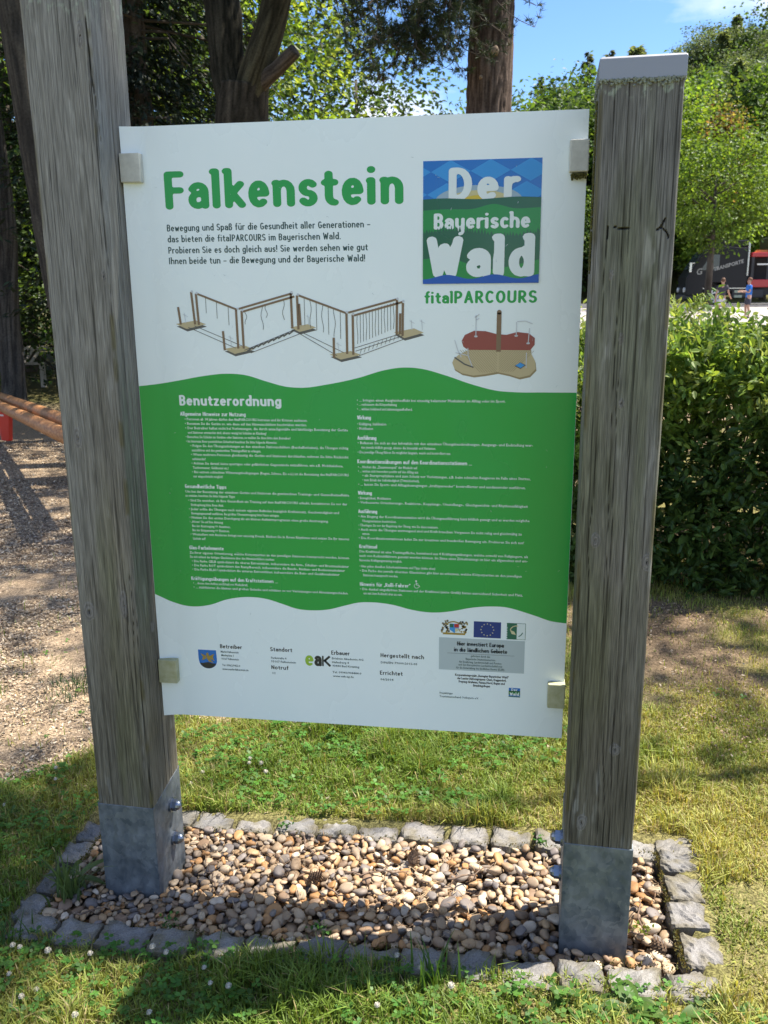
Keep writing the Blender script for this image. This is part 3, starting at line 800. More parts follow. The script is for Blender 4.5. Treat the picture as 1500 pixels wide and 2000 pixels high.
# stroke alphabet: rounded strokes, x-height 0.5, capitals 0.78 (centre lines)
def A(cx, cy, rx, ry, a0, a1, n=None):
    n = n or max(3, int(abs(a1 - a0) / 22))
    return [(cx + rx * math.cos(R(a0 + (a1 - a0) * i / n)), cy + ry * math.sin(R(a0 + (a1 - a0) * i / n))) for i in range(n + 1)]
o_ = lambda cx=.19, cy=.25, rx=.19, ry=.25: A(cx, cy, rx, ry, 90, 450)
arch = [(0, .26)] + A(.19, .31, .19, .19, 180, 0) + [(.38, 0)]
G = {
 'a': (.36, [A(.18, .34, .18, .16, 155, 0) + [(.36, 0)], [(.36, .29)] + A(.16, .145, .16, .145, 90, 270) + [(.36, .06)]]),
 'b': (.38, [[(-.05, .82), (0, .82), (0, 0)], o_()]), 'c': (.30, [A(.18, .25, .18, .25, 50, 310)]),
 'd': (.38, [[(.33, .82), (.38, .82), (.38, 0)], o_()]), 'e': (.36, [[(.02, .26), (.36, .26)] + A(.18, .25, .18, .25, 10, 310)]),
 'f': (.24, [A(.24, .64, .13, .18, 90, 180) + [(.11, 0)], [(0, .48), (.24, .48)]]),
 'g': (.38, [o_(), [(.38, .5), (.38, -.06)] + A(.19, -.06, .19, .16, 0, -150)]),
 'h': (.38, [[(-.05, .82), (0, .82), (0, 0)], arch]), 'i': (.04, [[(-.03, .5), (0, .5), (0, 0)], [(0, .75), (0, .76)]]),
 'j': (.08, [[(.06, .5), (.06, -.1)] + A(-.04, -.1, .1, .12, 0, -90), [(.06, .75), (.06, .76)]]),
 'k': (.34, [[(-.05, .82), (0, .82), (0, 0)], [(.33, .5), (.05, .24)], [(.10, .29), (.36, 0)]]),
 'l': (.03, [[(-.06, .82), (0, .82), (0, 0)]]), 'm': (.60, [[(0, .5), (0, 0)], [(0, .26)] + A(.15, .33, .15, .17, 180, 0) + [(.30, 0)], [(.30, .26)] + A(.45, .33, .15, .17, 180, 0) + [(.60, 0)]]),
 'n': (.38, [[(-.03, .5), (0, .5), (0, 0)], arch]), 'o': (.38, [o_()]), 'p': (.38, [[(0, .5), (0, -.22)], o_()]), 'q': (.38, [[(.38, .5), (.38, -.22)], o_()]),
 'r': (.22, [[(0, .5), (0, 0)], [(0, .26)] + A(.19, .31, .19, .19, 180, 75)]),
 's': (.30, [A(.16, .37, .15, .13, 35, 270) + A(.15, .12, .15, .125, 90, -150)[1:]]),
 't': (.24, [[(.10, .68), (.10, .15)] + A(.24, .15, .14, .15, 180, 275), [(0, .48), (.25, .48)]]),
 'u': (.38, [[(0, .5), (0, .2)] + A(.19, .2, .19, .2, 180, 360), [(.38, .5), (.38, 0)]]), 'v': (.34, [[(0, .5), (.17, 0), (.34, .5)]]),
 'w': (.54, [[(0, .5), (.13, 0), (.27, .42), (.41, 0), (.54, .5)]]), 'x': (.32, [[(0, .5), (.32, 0)], [(0, 0), (.32, .5)]]),
 'y': (.38, [[(0, .5), (0, .2)] + A(.19, .2, .19, .2, 180, 360), [(.38, .5), (.38, -.06)] + A(.19, -.06, .19, .16, 0, -130)]),
 'z': (.30, [[(0, .5), (.30, .5), (0, 0), (.31, 0)]]),
 'A': (.44, [[(0, 0), (.22, .78), (.44, 0)], [(.08, .24), (.36, .24)]]), 'B': (.38, [[(0, 0), (0, .78)] + A(.2, .59, .16, .19, 90, -90) + [(0, .40)], [(0, .40)] + A(.2, .20, .18, .20, 90, -90) + [(0, 0)]]),
 'C': (.40, [A(.22, .39, .22, .39, 50, 310)]), 'D': (.42, [[(0, 0), (0, .78), (.14, .78)] + A(.14, .39, .28, .39, 90, -90) + [(0, 0)]]),
 'E': (.34, [[(.34, .78), (0, .78), (0, 0), (.34, 0)], [(0, .40), (.28, .40)]]), 'F': (.34, [[(.34, .78), (0, .78), (0, 0)], [(0, .39), (.32, .39)]]),
 'G': (.42, [A(.22, .39, .22, .39, 50, 290) + [(.42, .10), (.42, .36), (.26, .36)]]), 'H': (.42, [[(0, 0), (0, .78)], [(.42, 0), (.42, .78)], [(0, .4), (.42, .4)]]),
 'I': (.04, [[(0, 0), (0, .78)]]), 'K': (.38, [[(0, 0), (0, .78)], [(.36, .78), (.02, .38)], [(.10, .46), (.38, 0)]]), 'L': (.32, [[(0, .78), (0, 0), (.32, 0)]]),
 'M': (.54, [[(0, 0), (.04, .78), (.27, .2), (.50, .78), (.54, 0)]]), 'N': (.44, [[(0, 0), (0, .78), (.44, 0), (.44, .78)]]), 'O': (.46, [A(.23, .39, .23, .39, 90, 450)]),
 'P': (.36, [[(0, 0), (0, .78), (.14, .78)] + A(.15, .56, .21, .22, 90, -90) + [(0, .34)]]), 'R': (.38, [[(0, 0), (0, .78), (.14, .78)] + A(.15, .57, .20, .21, 90, -90) + [(0, .36)], [(.16, .36), (.38, 0)]]),
 'S': (.38, [A(.19, .58, .18, .20, 35, 270) + A(.19, .19, .19, .19, 90, -150)[1:]]), 'T': (.42, [[(0, .78), (.42, .78)], [(.21, .78), (.21, 0)]]),
 'U': (.42, [[(0, .78), (0, .21)] + A(.21, .21, .21, .21, 180, 360) + [(.42, .78)]]), 'W': (.66, [[(0, .78), (.16, 0), (.33, .62), (.50, 0), (.66, .78)]]), 'V': (.42, [[(0, .78), (.21, 0), (.42, .78)]]),
 'Z': (.38, [[(0, .78), (.38, .78), (0, 0), (.38, 0)]]), '!': (.03, [[(0, .80), (0, .25)], [(0, 0), (0, .01)]]), '.': (.03, [[(0, 0), (0, .01)]]), '-': (.20, [[(0, .28), (.20, .28)]]),
 '–': (.34, [[(0, .28), (.34, .28)]]), 'ß': (.36, [[(0, 0), (0, .62)] + A(.16, .62, .16, .18, 180, -60) + A(.18, .2, .18, .22, 80, -110)]),
 '„': (.12, [[(0, .05), (-.03, -.1)], [(.12, .05), (.09, -.1)]]), '“': (.12, [[(0, .62), (.03, .8)], [(.12, .62), (.15, .8)]]), '4': (.36, [[(.28, 0), (.28, .78), (0, .22), (.38, .22)]]), ' ': (.10, []),
}
G['ü'] = (.38, G['u'][1] + [[(.09, .75), (.09, .76)], [(.29, .75), (.29, .76)]]); G['ä'] = (.36, G['a'][1] + [[(.08, .75), (.08, .76)], [(.28, .75), (.28, .76)]])
G['ö'] = (.38, G['o'][1] + [[(.09, .75), (.09, .76)], [(.29, .75), (.29, .76)]])
def stroke_text(txt, x0, base, cap, x1=None, wt=0.10, gap=0.09, shear=0.0, cellf=0.36, thick=None, ay=0.72):
    """returns V,F of rounded lettering on the panel plane; cap = capital height in metres"""
    k = cap / (0.78 + 2 * wt); r = wt * k if thick is None else thick
    ky = (cap - 2 * r * ay) / 0.78; yo = base; base = base / ay; 
    segs = []; pen = 0.0; wid = 0
    for ch in txt:
        w_, st = G[ch]
        for s_ in st:
            s_ = [(x + pen, y) for x, y in s_]
            segs += list(zip(s_[:-1], s_[1:]))
        pen += w_ + 2 * wt + gap; wid = pen - gap - 2 * wt
    sx = k if x1 is None else (x1 - x0 - 2 * r) / wid
    T = lambda p: (x0 + r + p[0] * sx, base + r + p[1] * ky / ay)
    segs = [(T(a), T(b_)) for a, b_ in segs]
    h = r * cellf * 1.6
    xs = [p[0] for s_ in segs for p in s_]; ys = [p[1] for s_ in segs for p in s_]
    ax, ayy = min(xs) - r - 2 * h, min(ys) - r - 2 * h
    nx_, ny_ = int((max(xs) + r + 2 * h - ax) / h) + 2, int((max(ys) + r + 2 * h - ayy) / h) + 2
    D = np.full((nx_, ny_), 1e3)
    for (p, q) in segs:
        i0, i1 = int((min(p[0], q[0]) - r - h - ax) / h), int((max(p[0], q[0]) + r + h - ax) / h) + 2
        j0, j1 = int((min(p[1], q[1]) - r - h - ayy) / h), int((max(p[1], q[1]) + r + h - ayy) / h) + 2
        i0, j0 = max(i0, 0), max(j0, 0); i1, j1 = min(i1, nx_), min(j1, ny_)
        X, Y = np.meshgrid(ax + np.arange(i0, i1) * h, ayy + np.arange(j0, j1) * h, indexing='ij')
        vx, vy = q[0] - p[0], q[1] - p[1]; L2 = vx * vx + vy * vy + 1e-12
        t = np.clip(((X - p[0]) * vx + (Y - p[1]) * vy) / L2, 0, 1)
        d = np.hypot(X - p[0] - t * vx, Y - p[1] - t * vy)
        D[i0:i1, j0:j1] = np.minimum(D[i0:i1, j0:j1], d)
    f = r - D
    inside = f > 0
    V, F = [], []
    def pt(i, j): return (ax + i * h, (ayy + j * h) * ay)
    c4 = inside[:-1, :-1].astype(int) + inside[1:, :-1] + inside[1:, 1:] + inside[:-1, 1:]
    for j in range(c4.shape[1]):
        col = c4[:, j]; i = 0; nz_ = np.nonzero(col)[0]
        if len(nz_) == 0: continue
        i = nz_[0]; end = nz_[-1]
        while i <= end:
            if col[i] == 0: i += 1; continue
            if col[i] == 4:
                k2 = i
                while k2 + 1 <= end and col[k2 + 1] == 4: k2 += 1
                a = len(V); V += [pt(i, j), pt(k2 + 1, j), pt(k2 + 1, j + 1), pt(i, j + 1)]; F.append([a, a + 1, a + 2, a + 3]); i = k2 + 1; continue
            cs = [(i, j), (i + 1, j), (i + 1, j + 1), (i, j + 1)]; a = len(V); poly = []
            for q in range(4):
                c0, c1 = cs[q], cs[(q + 1) % 4]; f0, f1 = f[c0], f[c1]
                if f0 > 0: poly.append(pt(*c0))
                if (f0 > 0) != (f1 > 0):
                    t = f0 / (f0 - f1); p0, p1 = pt(*c0), pt(*c1); poly.append((p0[0] + (p1[0] - p0[0]) * t, p0[1] + (p1[1] - p0[1]) * t))
            if len(poly) >= 3: V += poly; F.append(list(range(a, a + len(poly))))
            i += 1
    if shear:
        V = [(x + shear * (y - yo), y) for x, y in V]
    return V, F

# white field is the panel itself; the green band
top = [(0, .8385), (.044, .843), (.094, .851), (.157, .862), (.206, .867), (.255, .864), (.303, .850), (.351, .838), (.387, .836), (.447, .844), (.518, .859), (.576, .876), (.616, .882), (.657, .880), (.714, .865), (.771, .846), (.828, .832), (.872, .829), (.928, .829), (1.0, .829)]
bot = [(0, .328), (.040, .306), (.072, .297), (.105, .296), (.138, .302), (.179, .317), (.231, .326), (.282, .323), (.321, .312), (.358, .301), (.397, .299), (.435, .303), (.473, .314), (.510, .324), (.542, .326), (.591, .322), (.634, .312), (.665, .3075), (.695, .307), (.732, .312), (.780, .323), (.822, .328), (.863, .327), (.899, .318), (.935, .307), (.959, .299), (1.0, .294)]
def catmull(P, xs):
    P = np.array(P); m = np.gradient(P[:, 1], P[:, 0]); i = np.clip(np.searchsorted(P[:, 0], xs) - 1, 0, len(P) - 2)
    h = P[i + 1, 0] - P[i, 0]; t = (xs - P[i, 0]) / h
    return (2 * t ** 3 - 3 * t ** 2 + 1) * P[i, 1] + (t ** 3 - 2 * t ** 2 + t) * h * m[i] + (-2 * t ** 3 + 3 * t ** 2) * P[i + 1, 1] + (t ** 3 - t ** 2) * h * m[i + 1]
ux = np.concatenate([np.linspace(0.0005, .06, 16), np.linspace(.07, .9995, 120)])
tv, bv = catmull(top, ux), catmull(bot, ux)
pr = Pr()
pr.vf([(a, b_) for a, b_ in zip(ux, bv)] + [(a, b_) for a, b_ in zip(ux, tv)], [(i, i + 1, i + 1 + len(ux), i + len(ux)) for i in range(len(ux) - 1)])
pr.put('green_band', 1, 'green')
def letters(name, ink_, layer, items, parent=None):
    p_ = Pr()
    for it in items: p_.vf(*stroke_text(*it[0], **it[1]))
    o = p_.put(name, layer, ink_, parent); return o
letters('title_lettering', 'title', 1, [(('Falkenstein', 0.090, 1.227, 0.0795), dict(x1=0.621, wt=0.117, gap=0.085, cellf=0.24))])
letters('intro_lettering', 'dark', 1, [((t, 0.0895, y, 0.0145), dict(x1=x1, wt=0.085, gap=0.10)) for t, y, x1 in (
    ('Bewegung und Spaß für die Gesundheit aller Generationen –', 1.1810, 0.549), ('das bieten die fitalPARCOURS im Bayerischen Wald.', 1.1575, 0.484),
    ('Probieren Sie es doch gleich aus! Sie werden sehen wie gut', 1.1335, 0.543), ('Ihnen beide tun – die Bewegung und der Bayerische Wald!', 1.1105, 0.537))])
letters('subtitle_lettering', 'title', 1, [(('fital', 0.666, 1.020, 0.0255), dict(x1=0.729, wt=0.115, gap=0.07)), (('PARCOURS', 0.731, 1.020, 0.0265), dict(x1=0.908, wt=0.115, gap=0.07))])
letters('rules_heading', 'white', 2, [(('Benutzerordnung', 0.092, 0.793, 0.0245), dict(x1=0.337, wt=0.115, gap=0.07))])
hd = [('Allgemeine Hinweise zur Nutzung', .092, .769, .251), ('Gesundheitliche Tipps', .092, .5955, .195), ('Glas-Farbelemente', .093, .4430, .180), ('Kräftigungsübungen auf den Kraftstationen ...', .093, .3645, .312),
      ('Wirkung', .513, .7650, .545), ('Ausführung', .513, .7185, .557), ('Koordinationsübungen auf den Koordinationsstationen ...', .512, .6635, .775), ('Wirkung', .512, .5895, .545),
      ('Ausführung', .512, .5455, .557), ('Kraftinsel', .513, .4600, .556), ('Hinweis für „Rolli-Fahrer“', .513, .3665, .634)]
letters('section_headings', 'white', 2, [((t, a, v, 0.0095), dict(x1=c_, wt=0.095, gap=0.08, cellf=0.55)) for t, a, v, c_ in hd])
letters('contact_headings', 'black', 1, [((t, a, v, 0.0108), dict(x1=c_, wt=0.10, gap=0.08, cellf=0.5)) for t, a, v, c_ in (
    ('Betreiber', .156, .188, .213), ('Standort', .285, .187, .341), ('Notruf', .286, .139, .330), ('Erbauer', .439, .186, .485), ('Hergestellt nach', .561, .186, .667), ('Errichtet', .559, .140, .615),
    ('Hier investiert Europa', .746, .226, .857), ('in die ländlichen Gebiete', .739, .2105, .865))])

def type_lines(name, rows, ink_, layer, size=0.0088, sx=0.76, bold=0.0):
    """plain type from Blender's built-in font; rows = (text, u, v[, right end][, centre])"""
    VV, FF, n = [], [], 0
    for row in rows:
        t, u, v = row[:3]; x1 = row[3] if len(row) > 3 else None; ctr = len(row) > 4
        cu = bpy.data.curves.new('t', 'FONT'); cu.body = t; cu.size = size; cu.resolution_u = 1; cu.offset = bold
        o = bpy.data.objects.new('t', cu); me = bpy.data.meshes.new_from_object(o)
        co = np.zeros(len(me.vertices) * 3, np.float32); me.vertices.foreach_get('co', co); co = co.reshape(-1, 3)
        F = [[w_ + n for w_ in p_.vertices] for p_ in me.polygons]
        if len(co) == 0: continue
        s_ = sx if x1 is None else (x1 - u) / (co[:, 0].max() - co[:, 0].min() + 1e-6)
        X = co[:, 0] * s_
        if ctr: X = X - X.max() / 2
        VV.append(np.stack([u + X, v + co[:, 1]], 1)); FF += F; n += len(co)
        bpy.data.meshes.remove(me); bpy.data.objects.remove(o); bpy.data.curves.remove(cu)
    V2 = np.concatenate(VV)
    return link(name, mesh_np(name, to_world(V2, layer), [FF]), panel, INK[ink_])
dot = '•'
c1 = [(.102, .7585, '• Personen ab 14 Jahren dürfen den fitalPARCOURS betreten und ihr Können ausbauen.', .397), (.102, .748, '• Benutzen Sie die Geräte so, wie diese auf den Hinweisschildern beschrieben werden.', .395),
 (.102, .7375, '• Der Betreiber haftet nicht bei Verletzungen, die durch unsachgemäße und fahrlässige Benutzung der Geräte', .491), (.108, .727, 'und Stationen entstanden sind, ebenso wenig bei Schäden an Kleidung!', None),
 (.102, .7165, '• Bemerken Sie Schäden an Geräten oder Stationen, so melden Sie diese bitte dem Betreiber!', None), (.102, .706, '• Im Interesse Ihrer persönlichen Sicherheit beachten Sie bitte folgende Hinweise:', None),
 (.112, .6955, '• Folgen Sie den Übungsanleitungen an den einzelnen Stationsschildern (Beschaffenheiten), die Übungen richtig', .491), (.115, .685, 'auszuführen und den gewünschten Trainingseffekt zu erlangen.', None),
 (.112, .6745, '• Wenn mehrere Personen gleichzeitig die Geräte und Stationen durchlaufen, nehmen Sie bitte Rücksicht', .491), (.115, .664, 'aufeinander!', None),
 (.112, .6535, '• Achten Sie darauf, keine sperrigen oder gefährlichen Gegenstände mitzuführen, wie z.B. Mobiltelefone,', .478), (.115, .643, 'Taschenmesser, Geldbeutel etc.!', None),
 (.112, .6325, '• Bei extrem schlechten Witterungsbedingungen (Regen, Schnee, Eis o.ä.) ist die Benutzung des fitalPARCOURS', .491), (.115, .622, 'nur eingeschränkt möglich!', None),
 (.092, .5845, 'Um bei der Benutzung der einzelnen Geräte und Stationen die gewünschten Trainings- und Gesundheitseffekte', .491), (.092, .5745, 'zu erzielen, beachten Sie bitte folgende Tipps:', None),
 (.098, .563, '• Sind Sie unsicher, ob Ihre Gesundheit ein Training auf dem fitalPARCOURS erlaubt, kontaktieren Sie vor der', .486), (.104, .552, 'Erstbegehung bitte Ihren Arzt.', None),
 (.098, .5415, '• Jeder sollte die Übungen nach seinem eigenen Befinden bezüglich Krafteinsatz, Geschwindigkeit und', .466), (.104, .531, 'Bewegungsausmaß ausführen. Bei größter Überanstrengung bitte Pause einlegen.', None),
 (.098, .5205, '• Nutzen Sie den ersten Durchgang als ein kleines Aufwärmprogramm ohne große Anstrengung.', .440), (.098, .510, '• „Hören“ Sie auf Ihre Atmung:', None), (.104, .4995, 'Bei der Anstrengung => Ausatmen,', None), (.104, .489, 'Bei der Entspannung => Einatmen.', None),
 (.098, .4785, '• Wetteifern mit Anderen bringt nur unnötig Druck. Bleiben Sie in Ihrem Rhythmus und setzen Sie Ihr inneres', .489), (.104, .468, 'Lächeln auf!', None),
 (.093, .432, 'Zu Ihrer eigenen Orientierung, welche Körperpartien an den jeweiligen Stationen beansprucht werden, können', .488), (.093, .4215, 'Sie sich anhand der farbigen Glaselemente über den Hinweisschildern merken:', None),
 (.097, .4105, '• Die Farbe GELB symbolisiert die oberen Extremitäten, insbesondere die Arm-, Schulter- und Brustmuskulatur', .487), (.097, .400, '• Die Farbe ROT symbolisiert den Rumpfbereich, insbesondere die Bauch-, Rücken- und Beckenmuskulatur', .477),
 (.097, .3895, '• Die Farbe BLAU symbolisiert die unteren Extremitäten, insbesondere die Bein- und Gesäßmuskulatur', .464), (.097, .354, '• ... dienen dem Aufbau und Erhalt von Muskelkraft.', None), (.097, .3435, '• ... stabilisieren die kleinen und großen Gelenke und schützen so vor Verletzungen und Abnutzungsschäden.', .484)]
c2 = [(.513, .806, '• ... bringen einen Ausgleichseffekt bei einseitig belasteter Muskulatur im Alltag oder im Sport.', .846), (.513, .7965, '• ... verbessern die Körperhaltung', None), (.513, .786, '• ... wirken belebend und stimmungsaufhellend.', None),
 (.513, .752, '• Kräftigung, Stabilisation', None), (.513, .7415, '• Mobilisation', None), (.513, .7085, '• Befassen Sie sich an den Infotafeln mit den einzelnen Übungsbeschreibungen. Ausgangs- und Endstellung wer-', .909),
 (.521, .698, 'den jeweils bildlich gezeigt, ebenso die Intensität und Varianten.', None), (.513, .687, '• Die jeweilige Übung führen Sie möglichst langsam, weich und kontrolliert aus.', None),
 (.513, .6525, '• ... frischen das „Zusammenspiel“ der Muskeln auf.', None), (.513, .6425, '• ... wirken sich besonders positiv auf den Alltag aus', None), (.523, .6325, '• als Sturzprophylaxe und zum Schutz vor Verletzungen, z.B. beim schnellen Reagieren im Falle eines Sturzes,', .906),
 (.523, .622, '• zum Erhalt der Selbständigkeit (Trittsicherheit),', None), (.513, .6115, '• ... lassen Sie Sport- und Alltagsbewegungen „kraftsparender“ kontrollierter und ausdauernder ausführen.', .896),
 (.512, .579, '• Beweglichkeit, Mobilisation', None), (.512, .5685, '• Verbesserte Orientierungs-, Reaktions-, Kopplungs-, Umstellungs-, Gleichgewichts- und Rhythmusfähigkeit', .902),
 (.512, .535, '• Am Eingang der Koordinationsstation wird die Übungsausführung kurz bildlich gezeigt und es werden mögliche', .907), (.521, .524, 'Übungsvarianten beschrieben.', None), (.512, .5135, '• Überlegen Sie vor der Begehung der Übung, wie Sie diese meistern.', None),
 (.512, .503, '• Auch wenn die Übungen anstrengend sind und Kraft brauchen: Vergessen Sie nicht ruhig und gleichmäßig zu', .890), (.521, .493, 'atmen.', None), (.512, .4825, '• Die Koordinationsstationen laden Sie zur kreativen und freudvollen Bewegung ein. Probieren Sie sich aus!', .896),
 (.513, .4495, 'Die Kraftinsel ist eine Trainingsfläche, bestehend aus 4 Kräftigungsübungen, welche sowohl von Fußgängern, als', .906), (.513, .439, 'auch von Rollstuhlfahrern genutzt werden können. Im Sinne eines Zirkeltrainings ist hier ein allgemeines und um-', .906),
 (.513, .428, 'fassendes Kräftigungstraining möglich.', None), (.513, .413, '• Hier gelten dieselben Sicherheitshinweise und Tipps (siehe oben)', None), (.513, .402, '• Die Farbe des jeweils obersten Glassteines gibt hier zu erkennen, welche Körperpartien an den jeweiligen', .893), (.521, .391, 'Stationen beansprucht werden.', None),
 (.513, .356, '• Die dunkel eingefärbten Stationen auf der Kraftinsel (siehe Grafik) bieten ausreichend Sicherheit und Platz,', .897), (.521, .3455, 'um mit dem Rollstuhl dran zu sein.', None)]
type_lines('rules_text', [((t, u, v) + ((e,) if e else ())) for u, v, t, e in c1 + c2], 'white', 2, bold=0.00012)
sm = [(.157, .1765, 'Markt Falkenstein', .203), (.158, .1670, 'Marktplatz 1', .190), (.158, .1575, '93167 Falkenstein', .203), (.159, .1405, 'Tel. 09462/9422-0', .206), (.159, .1300, 'www.markt-falkenstein.de', .227),
      (.286, .1670, 'Parkstraße 4', .325), (.286, .1575, '93167 Falkenstein', .349), (.287, .1265, '112', .295), (.440, .1740, 'Erlebnis Akademie AG', .518), (.440, .1640, 'Hafenberg 4', .482), (.441, .1545, '93444 Bad Kötzting', .508),
      (.441, .1375, 'Tel. 09941/908484-0', .513), (.442, .1275, 'www.eak-ag.de', .494), (.561, .1700, 'DIN/EN 79000:2012-05', .650), (.560, .1255, '06/2014', .592), (.705, .0985, 'Projektträger', .737), (.705, .0895, 'Tourismusverband Ostbayern e.V.', .800)]
type_lines('contact_text', [(t, u, v, e) for u, v, t, e in sm] + [(t, .802, v, w_ + .802, 1) for t, v, w_ in (('gefördert durch das', .1985, .046), ('Bayerische Staatsministerium', .1905, .070), ('für Ernährung, Landwirtschaft und Forsten', .1825, .100), ('und den Europäischen Landwirtschaftsfonds', .1750, .104), ('für die Entwicklung des ländlichen Raums (ELER)', .1670, .115))], 'dark', 2, size=0.0076, bold=0.0001)
type_lines('funding_text', [(t, .806, v, w_ + .806, 1) for t, v, w_ in (('Kooperationsprojekt „Bewegter Bayerischer Wald“', .1480, .128), ('der Leader-Aktionsgruppen Cham, Deggendorf,', .1395, .117), ('Freyung-Grafenau, Passau-Nord, Regen und', .1310, .110), ('Straubing-Bogen', .1225, .041))], 'black', 2, size=0.0080, bold=0.0003)

# the big square logo
lg = Pr().rect(.663, 1.0615, .910, 1.311).put('logo', 1, 'blue1')
lg['label'] = 'square blue and green logo with hills, fir trees and white lettering'
U0, U1, V0, V1 = .663, .910, 1.0615, 1.311
p_ = Pr()
def clip_rect(poly, a, b, c, d):
    for ax_, lim, sg in ((0, a, 1), (0, c, -1), (1, b, 1), (1, d, -1)):
        out = []
        for i in range(len(poly)):
            p, q = poly[i], poly[(i + 1) % len(poly)]
            ip, iq = (p[ax_] - lim) * sg >= 0, (q[ax_] - lim) * sg >= 0
            if ip: out.append(p)
            if ip != iq:
                t = (lim - p[ax_]) / (q[ax_] - p[ax_]); out.append((p[0] + (q[0] - p[0]) * t, p[1] + (q[1] - p[1]) * t))
        poly = out
        if not poly: break
    return poly
lw, lh = .0415, .0225
for r_ in range(-1, 4):
    for c_ in range(-1, 5):
        cx_, cy_ = U0 + .058 + c_ * lw * 2 - r_ * .004 + (lw if r_ % 2 else 0), V1 - .022 - r_ * lh
        q = clip_rect([(cx_ - lw, cy_), (cx_, cy_ - lh), (cx_ + lw, cy_), (cx_, cy_ + lh)], U0, 1.228, U1, V1)
        if len(q) > 2 and r_ % 2 == 0: p_.poly(q)
p_.put('lozenges', 2, 'blue2', lg)
# sunrise: three rings of printed colour behind the hills
for k_, (rx, ry, i_) in enumerate(((.092, .032, 'sun2'), (.068, .022, 'sunc'), (.034, .012, 'yellow'))):
    Pr().poly([(.780 + rx * math.cos(a), 1.229 + ry * math.sin(a)) for a in np.linspace(0, math.pi, 20)]).put('sunrise', 3 + k_, i_, lg)
letters('logo_word', 'white', 6, [(('Der', 0.717, 1.230, 0.0665), dict(x1=0.866, wt=0.13, gap=0.09))], lg)
def ridge(f, lo): 
    xs = np.linspace(U0, U1, 40); return [(U0, lo), (U1, lo)] + [(x, f(x)) for x in xs[::-1]]
Pr().poly(ridge(lambda x: 1.2345 + .0015 * math.sin((x - U0) * 40), 1.15)).put('dark_ridge', 7, 'deep', lg)
Pr().poly(ridge(lambda x: 1.212 + .0125 * math.exp(-((x - .812) / .032) ** 2) + .002 * math.sin((x - .66) * 30), 1.10)).put('green_ridge', 8, 'hill', lg)
letters('logo_word', 'white', 9, [(('Bayerische', 0.686, 1.1735, 0.0325), dict(x1=0.889, wt=0.12, gap=0.06))], lg)
r2 = np.random.default_rng(3); tr = [(U1, V0 + .02), (U0, V0 + .02)]; x = U0; tips = []
while x < U1 - .004:
    w_ = float(r2.uniform(.004, .008)); hgt_ = float(r2.uniform(.005, .013)); base_ = 1.169 + .006 * math.cos((x - .72) * 24)
    w_ = min(w_, U1 - x); tips += [(x, base_ - .006), (x + w_ / 2, base_ + hgt_ - .006)]; x += w_
Pr().poly([(U0, V0 + .02), (U1, V0 + .02)] + [(U1, 1.166)] + tips[::-1]).put('fir_trees', 10, 'deep', lg)
Pr().poly(ridge(lambda x: 1.112 - .020 * math.exp(-((x - .79) / .06) ** 2) + .008 * math.sin((x - .66) * 24), V0)).put('green_ridge', 11, 'hill', lg)
tail = [(.7479, 1.182), (.7479, 1.1685), (.7462, 1.1655), (.7420, 1.1640)]
y_tail = Pr().line(tail, .0068)
y_tail.put('logo_word', 12, 'white', lg)
for k_, q in enumerate(tail[1:]): Pr().disc(q[0], q[1], .0034, 14).put('logo_word', 12.3 + .3 * k_, 'white', lg)
letters('logo_word', 'white', 12, [(('Wald', 0.671, 1.0745, 0.0850), dict(x1=0.900, wt=0.135, gap=0.06))], lg)
Pr().poly(ridge(lambda x: 1.0755 + .0045 * math.sin((x - .69) * 62), V0)).put('water', 13, 'water', lg)

# drawing of the rope course
p_dark, p_tan, p_brown, p_rope, p_steel = Pr(), Pr(), Pr(), Pr(), Pr()
# measured platforms: centre, half width
plat = [(.132, .9775, .036, .0095), (.243, .9215, .036, .0095), (.394, .969, .030, .0085), (.489, .909, .036, .0095), (.632, .957, .033, .0105)]
for cx_, cy_, w_, h_ in plat:
    q = [(cx_ - w_, cy_ + h_ * .2), (cx_ - w_ * .3, cy_ - h_), (cx_ + w_, cy_ + h_ * .1), (cx_ + w_ * .35, cy_ + h_)]
    p_dark.poly([(a + .0015, b_ - .0055) for a, b_ in q]); p_tan.poly(q)
def post2(x, y0, x1, y1, w_=.0052): p_brown.line([(x, y0), (x1, y1)], w_)
for a in ((.137, 1.050, .142, .978), (.148, 1.046, .151, .977), (.104, 1.017, .108, .978), (.240, 1.010, .241, .924), (.253, 1.008, .254, .924), (.207, .963, .209, .920), (.368, 1.045, .369, .968), (.382, 1.040, .383, .966),
          (.386, 1.022, .388, .975), (.493, 1.001, .493, .912), (.507, .998, .507, .910), (.463, .948, .463, .903), (.606, 1.028, .605, .954), (.619, 1.022, .618, .952), (.613, 1.0, .612, .955)): post2(*a)
for a in (((.150, 1.046), (.243, 1.010)), ((.247, 1.012), (.372, 1.045)), ((.256, 1.006), (.376, 1.038)), ((.386, 1.040), (.493, 1.001)), ((.497, 1.002), (.606, 1.030)), ((.510, .996), (.618, 1.024))): p_brown.line(a, .0044)
r3 = np.random.default_rng(5)
def rope(x, y0, L, wob=0.0, w_=.0011):
    pts = [(x + wob * math.sin(t * 7 + x * 90), y0 - L * t) for t in np.linspace(0, 1, 8)]; p_rope.line(pts, w_)
for x, y0, L in ((.170, 1.038, .035), (.195, 1.029, .038), (.222, 1.018, .042)): rope(x, y0, L)
for x, y0, L in ((.262, 1.008, .03), (.300, 1.018, .052), (.310, 1.022, .030), (.350, 1.032, .045)): rope(x, y0, L, .0025)
for i in range(7): rope(.398 + i * .0135, 1.036 - i * .0048, .062, .002 if i % 2 else 0)
for i in range(13): rope(.517 + i * .0068, 1.000 + i * .0019, .066 - i * .0008, .0009 if i % 3 == 0 else 0)
